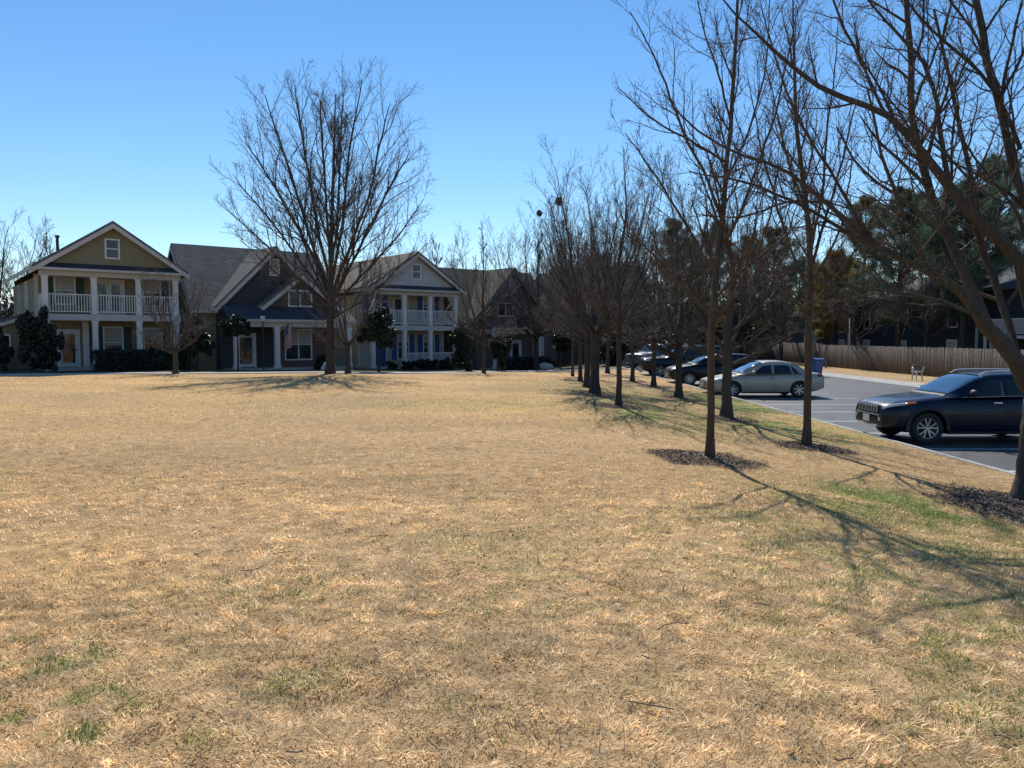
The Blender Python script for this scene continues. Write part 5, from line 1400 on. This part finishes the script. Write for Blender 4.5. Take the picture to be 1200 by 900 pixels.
    # door seams and handles
    seams = [(x-.004, x+.004, .33, .76) for x in C['doors']]
    patches('door_seams', MAT['black'], root, B, seams, .0015, True, 1, 12)
    for x in C['doors'][1:]:
        for sy in (-1, 1):
            v = .40*1.0
            p = B(np.array(x-.16), np.array(sy*.365)); MB().box(p[0]-.1, p[0]+.1, p[1]-.022, p[1]+.022, p[2]-.016, p[2]+.016).build('door_handle', MAT['chrome' if C.get('chromebelt') else C['paint']], root, bevel=.008)
    # wheels
    for x in wx:
        for sy in (-1, 1):
            yc = sy*(hw-.125)
            tw = .215
            prof = [(Rw*.66, -tw*.42), (Rw*.86, -tw*.5), (Rw*.96, -tw*.44), (Rw, -tw*.3), (Rw, tw*.3), (Rw*.96, tw*.44), (Rw*.86, tw*.5), (Rw*.66, tw*.42)]
            mp = lambda a, b, c, x=x, yc=yc, sy=sy: (x+a, yc+sy*c, Rw+b)
            wh = MB().lathe(prof, 40, mp, True).build('wheel', MAT['rubber'], root, True)
            rm = MB().lathe([(Rw*.67, tw*.40), (Rw*.64, tw*.44), (Rw*.60, tw*.38), (Rw*.58, tw*.1), (Rw*.56, -tw*.3), (Rw*.64, -tw*.38), (Rw*.67, -tw*.3)], 40, mp, True)
            rm.lathe([(0, tw*.40), (Rw*.10, tw*.40), (Rw*.14, tw*.32), (Rw*.14, tw*.15), (0, tw*.15)], 18, mp)
            ns = C.get('spokes', 5); tw2 = C.get('twin', True)
            for q in range(ns):
                a = 2*math.pi*q/ns+.3
                for d in ((-.14, .14) if tw2 else (0,)):
                    ca, sa = math.cos(a+d*.55), math.sin(a+d*.55); cb, sb = math.cos(a+d*1.9), math.sin(a+d*1.9)
                    A = mp(Rw*.10*ca, Rw*.10*sa, tw*.30); Bq = mp(Rw*.62*cb, Rw*.62*sb, tw*.33)
                    rm.bar(A, Bq, Rw*(.085 if tw2 else .16), .03, up=(0, 1, 0))
            rm.build('rim', MAT['alloy'], wh)
            MB().cyl((x, yc-sy*.03, Rw), (0, sy, 0), Rw*.6, .012, 24).build('brake_disc', MAT['black'], wh)
    # mirrors
    mx, mz = C['mirror']
    for sy in (-1, 1):
        y0 = sy*(hw*.93)
        m = MB(); m.lathe([(0, -.11), (.06, -.10), (.085, -.03), (.085, .06), (.06, .1), (0, .105)], 14, lambda a, b, c, sy=sy: (mx+b*.75, sy*(hw+.10)+c, mz+a*.95))
        m.bar((mx+.02, y0, mz-.05), (mx, sy*(hw+.04), mz-.03), .06, .035)
        m.build('mirror', MAT[C['paint']] if not C.get('chromebelt') else MAT['ctrim'], root, True)
    # front and rear lamps
    for sg in (1, -1):
        q = C['head']; patches('headlight', MAT['lens'], root, B, [(q[0], q[1], sg*q[2], sg*q[3])], .006, False, 8, 5)
        q = C['tail']; patches('tail_light', MAT['redlens'], root, B, [(q[0], q[1], sg*q[2], sg*q[3])], .006, False, 6, 5)
    if C.get('amber'):
        for sg in (1, -1):
            q = C['amber']; patches('side_marker', MAT['amber'], root, B, [(q[0], q[1], sg*q[2], sg*q[3])], .009, False, 4, 2)
    fx = -.004; fz = C['face']
    if kind == 'seven':
        gr = MB().box(-.012, .08, -.52, .52, .68, .84).build('grille', MAT['black'], root, bevel=.02)
        for q in range(7):
            yq = (q-3)*.142; MB().box(-.026, -.014, yq-.058, yq+.058, .69, .832).build('grille_slot_frame', MAT['silver'], gr, bevel=.005)
            MB().box(-.031, -.027, yq-.040, yq+.040, .702, .82).build('grille_slot', MAT['black'], gr)
        MB().box(-.035, .09, -.56, .56, .615, .65).build('bumper_bar', MAT['silver'], root, bevel=.02)
        MB().box(-.02, .08, -.58, .58, .42, .58).build('lower_grille', MAT['ctrim'], root, bevel=.03)
        MB().box(-.04, .08, -.50, .50, .375, .405).build('skid_plate', MAT['galv'], root, bevel=.012)
        pl = MB().box(-.045, -.034, -.155, .155, .45, .60).build('number_plate', MAT['plate'], root)
        for sy in (-1, 1): MB().cyl((.04, sy*.55, .54), (-1, 0, 0), .05, .06, 16).build('fog_lamp', MAT['lens'], root)
    else:
        gr = MB().box(-.012, .06, -.42, .42, fz, fz+C.get('gh', .12)).build('grille', MAT['black'], root, bevel=.02)
        m = MB()
        for q in range(3): m.box(-.02, -.013, -.40, .40, fz+.015+q*C.get('gh', .12)/3.2, fz+.03+q*C.get('gh', .12)/3.2)
        m.box(-.022, -.012, -.43, .43, fz+C.get('gh', .12)-.015, fz+C.get('gh', .12)+.01); m.build('grille_bars', MAT['chrome'], gr)
        MB().box(-.02, .06, -.60, .60, .30, .40).build('lower_grille', MAT['ctrim'], root, bevel=.03)
        MB().box(-.03, -.018, -.155, .155, .44, .58).build('number_plate', MAT['plate'], root)
    MB().box(L-.01, L+.02, -.16, .16, C['rp'], C['rp']+.15).build('number_plate', MAT['plate'], root)
    if C.get('rails'):
        a, b, z = C['rails']
        for sy in (-1, 1):
            m = MB(); pp = [(a, sy*.56, z-.03), (a+.18, sy*.575, z+.045), (a+.6, sy*.58, z+.06), (b-.5, sy*.58, z+.05), (b-.15, sy*.575, z+.02), (b, sy*.56, z-.05)]
            q = resample(np.array([(x, y, zz, .017) for x, y, zz in pp]), 24); V, F = tubes(q[None, :, :3], q[None, :, 3], 8)
            raw_mesh('roof_rail', V, F, MAT['silver' if C.get('chromebelt') else 'ctrim'], root, True)
    return root
def lin(a, b): return lambda u: a+(b-a)*u
SUVG = dict(L=4.62, W=1.86, H=1.67, R=.36, fo=.92, wb=2.70, zb=([0, .15, .6, 1.4, 3.2, 4.2, 4.62], [.40, .33, .25, .23, .23, .30, .40]),
   zt=([0, .06, .25, .7, 1.45, 2.2, 3.4, 4.2, 4.5, 4.62], [.78, .86, .935, 1.015, 1.085, 1.075, 1.11, 1.14, 1.10, .96]),
   wx=([0, .08, .3, .75, 1.3, 3.4, 4.1, 4.5, 4.62], [.70, .79, .90, .985, 1.0, 1.0, .985, .93, .86]),
   gx=(1.32, 4.50), gb=([1.0, 1.5, 3.0, 4.6], [1.03, 1.035, 1.065, 1.07]), gt=([1.30, 1.46, 2.20, 2.48, 2.9, 3.8, 4.15, 4.40, 4.52], [1.06, 1.14, 1.525, 1.575, 1.59, 1.565, 1.51, 1.26, 1.12]), gw=([1.1, 1.5, 2.2, 3.6, 4.5], [.90, .95, .965, .96, .90]),
   glass=dict(ws=(1.41, 2.24), rw=(4.19, 4.40), side=[(lambda t: 2.28-.68*t, 2.60, .60, .93), (2.66, 3.44, .60, .93), (3.52, lambda t: 4.02+.12*t, .61, .90)]),
   doors=[1.50, 2.62, 3.48], mirror=(1.84, 1.15), paint='p_navy', head=(.03, .48, .285, .345), tail=(4.38, 4.6, .30, .42), amber=(.46, .68, .30, .34), face=.7, rp=.75, clad=True, rails=(2.2, 4.1, 1.56), chromebelt=True, spokes=5)
car('navy blue sport utility car with seven slot grille, nearest of the parked cars', 'seven', (8.30, 17.85, LOTZ+.004), R(0), SUVG, 'car')
SED = dict(L=4.88, W=1.83, H=1.46, R=.325, fo=.98, wb=2.75, zb=([0, .15, .6, 1.4, 3.4, 4.4, 4.88], [.34, .26, .20, .18, .18, .24, .36]),
   zt=([0, .05, .25, .7, 1.35, 2.4, 3.6, 4.2, 4.6, 4.82, 4.88], [.62, .68, .745, .83, .93, .955, .985, 1.0, .985, .93, .80]),
   wx=([0, .08, .3, .75, 1.3, 3.6, 4.3, 4.7, 4.88], [.70, .80, .91, .985, 1.0, 1.0, .97, .89, .80]),
   gx=(1.22, 4.28), gb=([1.0, 1.5, 3.0, 4.6], [.88, .90, .93, .95]), gt=([1.2, 1.4, 2.25, 2.6, 3.0, 3.45, 4.05, 4.3], [.92, 1.01, 1.40, 1.455, 1.46, 1.405, 1.13, .985]), gw=([1.2, 1.6, 2.4, 3.4, 4.3], [.90, .94, .95, .945, .88]),
   glass=dict(ws=(1.34, 2.28), rw=(3.52, 4.16), side=[(lambda t: 2.30-.72*t, 2.66, .60, .93), (2.74, lambda t: 3.38+.12*t, .60, .93), (lambda t: 3.45+.12*t, lambda t: 3.55+.34*t, .63, .92)]),
   doors=[1.5, 2.70, 3.62], mirror=(1.82, 1.0), paint='p_sand', head=(.03, .46, .29, .40), tail=(4.58, 4.86, .27, .40), face=.52, rp=.62, spokes=7, twin=False)
SED.update(L=4.6, wb=2.62, fo=.94)
for _k in ('zb', 'zt', 'wx', 'gb', 'gt', 'gw'): SED[_k] = ([x*4.6/4.88 for x in SED[_k][0]], SED[_k][1])
SED['gx'] = tuple(x*4.6/4.88 for x in SED['gx']); SED['doors'] = [x*4.6/4.88 for x in SED['doors']]; SED['mirror'] = (1.72, 1.0)
_q = 4.6/4.88; _f = lambda f: (lambda t: f(t)*_q) if callable(f) else f*_q
SED['glass'] = dict(ws=tuple(x*_q for x in SED['glass']['ws']), rw=tuple(x*_q for x in SED['glass']['rw']), side=[(_f(a), _f(b), c, d) for a, b, c, d in SED['glass']['side']])
SED['tail'] = (4.30, 4.58, .27, .40)
car('sand silver four door sedan parked between the bare tree trunks', 'plain', (7.72, 31.0, LOTZ+.004), R(0), SED, 'car')
CRO = dict(SUVG); CRO.update(L=4.72, W=1.88, paint='p_black', chromebelt=False, clad=False, rails=None, amber=None, face=.66, gh=.14, R=.35,
   zt=([0, .06, .25, .7, 1.3, 2.2, 3.4, 4.3, 4.6, 4.72], [.78, .84, .91, 1.0, 1.07, 1.08, 1.10, 1.12, 1.06, .92]), zb=([0, .15, .6, 1.4, 3.2, 4.3, 4.72], [.36, .30, .24, .22, .22, .30, .40]),
   wx=([0, .08, .3, .75, 1.3, 3.4, 4.1, 4.55, 4.72], [.72, .82, .92, .985, 1.0, 1.0, .985, .93, .84]),
   gx=(1.10, 4.60), gb=([1.0, 1.5, 3.0, 4.7], [1.02, 1.03, 1.06, 1.06]), gt=([1.08, 1.28, 2.05, 2.4, 3.0, 3.8, 4.2, 4.48, 4.62], [1.06, 1.15, 1.50, 1.565, 1.58, 1.54, 1.46, 1.24, 1.09]),
   glass=dict(ws=(1.22, 2.08), rw=(4.24, 4.48), side=[(lambda t: 2.10-.66*t, 2.52, .60, .93), (2.60, 3.44, .60, .93), (3.52, lambda t: 4.0+.16*t, .62, .90)]), tail=(4.45, 4.7, .30, .42), head=(.03, .55, .29, .38), spokes=7)
car('dark blue black crossover parked directly behind the sand silver sedan', 'plain', (7.80, 38.6, LOTZ+.004), R(0), CRO, 'car')
BIG = dict(SUVG); BIG.update(L=5.2, W=2.02, R=.40, fo=1.0, wb=2.95, paint='p_black', chromebelt=False, clad=False, amber=None, face=.78, gh=.24, rails=(2.1, 4.9, 1.85),
   zb=([0, .15, .6, 1.4, 3.2, 4.7, 5.2], [.46, .38, .30, .28, .28, .36, .46]), zt=([0, .06, .25, .7, 1.4, 2.2, 3.4, 4.7, 5.1, 5.2], [1.06, 1.13, 1.17, 1.20, 1.22, 1.22, 1.24, 1.25, 1.2, 1.05]),
   wx=([0, .08, .3, .75, 1.3, 3.4, 4.6, 5.05, 5.2], [.84, .90, .96, .99, 1.0, 1.0, .985, .95, .9]),
   gx=(1.3, 5.08), gb=([1.0, 1.5, 3.0, 5.2], [1.16, 1.17, 1.19, 1.19]), gt=([1.28, 1.45, 2.1, 2.4, 3.0, 4.4, 4.85, 5.02, 5.1], [1.19, 1.28, 1.78, 1.865, 1.89, 1.87, 1.80, 1.45, 1.22]), gw=([1.2, 1.6, 2.4, 3.8, 5.1], [.90, .95, .96, .96, .93]),
   glass=dict(ws=(1.42, 2.14), rw=(4.88, 5.02), side=[(lambda t: 2.14-.52*t, 2.78, .60, .93), (2.86, 3.74, .60, .93), (3.84, 4.72, .60, .93)]), doors=[1.55, 2.82, 3.79], mirror=(1.85, 1.28), head=(.04, .42, .30, .40), tail=(4.95, 5.18, .28, .48), rp=.95, spokes=6, twin=False)
car('large black square backed sport utility car with silver five spoke wheels', 'plain', (7.72, 46.2, LOTZ+.004), R(0), BIG, 'car')
SIL = dict(BIG); SIL.update(paint='p_silver', L=5.2)
car('farthest silver sport utility car, turned with its bright nose to the lawn', 'plain', (9.0, 57.2, LOTZ+.004), R(38), SIL, 'car')

# ------------------------------------------------------------------ light, sky, camera
SUN_EL, SUN_AZ = 44.0, -4.0      # azimuth from +Y, negative to the left
w = bpy.data.worlds.new('World'); scn.world = w; w.use_nodes = True
nt = w.node_tree; nt.nodes.clear()
sky = nt.nodes.new('ShaderNodeTexSky'); sky.sky_type = 'NISHITA'; sky.sun_disc = False
sky.sun_elevation = R(SUN_EL); sky.sun_rotation = R(SUN_AZ); sky.air_density = 1.0; sky.dust_density = .0; sky.ozone_density = 3.0; sky.altitude = 100
hs = nt.nodes.new('ShaderNodeHueSaturation'); hs.inputs['Saturation'].default_value = 1.2
bg = nt.nodes.new('ShaderNodeBackground'); bg.inputs[1].default_value = .137
wo = nt.nodes.new('ShaderNodeOutputWorld')
nt.links.new(sky.outputs[0], hs.inputs['Color']); nt.links.new(hs.outputs[0], bg.inputs[0]); nt.links.new(bg.outputs[0], wo.inputs[0])
sl = bpy.data.lights.new('sun', 'SUN'); sl.energy = 5.0; sl.angle = R(.53); sl.color = (1, .95, .87)
so = bpy.data.objects.new('sun', sl); col.objects.link(so)
e, a = R(SUN_EL), R(SUN_AZ)
sd = Vector((math.sin(a)*math.cos(e), math.cos(a)*math.cos(e), math.sin(e)))
so.rotation_euler = sd.to_track_quat('Z', 'Y').to_euler(); so.location = (0, 30, 40)
cd = bpy.data.cameras.new('camera'); cd.sensor_width = 36; cd.lens = 36*FPX/1200; cd.clip_end = 5000; cd.clip_start = .05
co = bpy.data.objects.new('camera', cd); col.objects.link(co); co.location = (0, 0, EYE); co.rotation_euler = (R(90)-PITCH, 0, 0)
scn.camera = co
scn.view_settings.view_transform = 'Standard'; scn.view_settings.look = 'None'; scn.view_settings.exposure = 0; scn.view_settings.gamma = 1
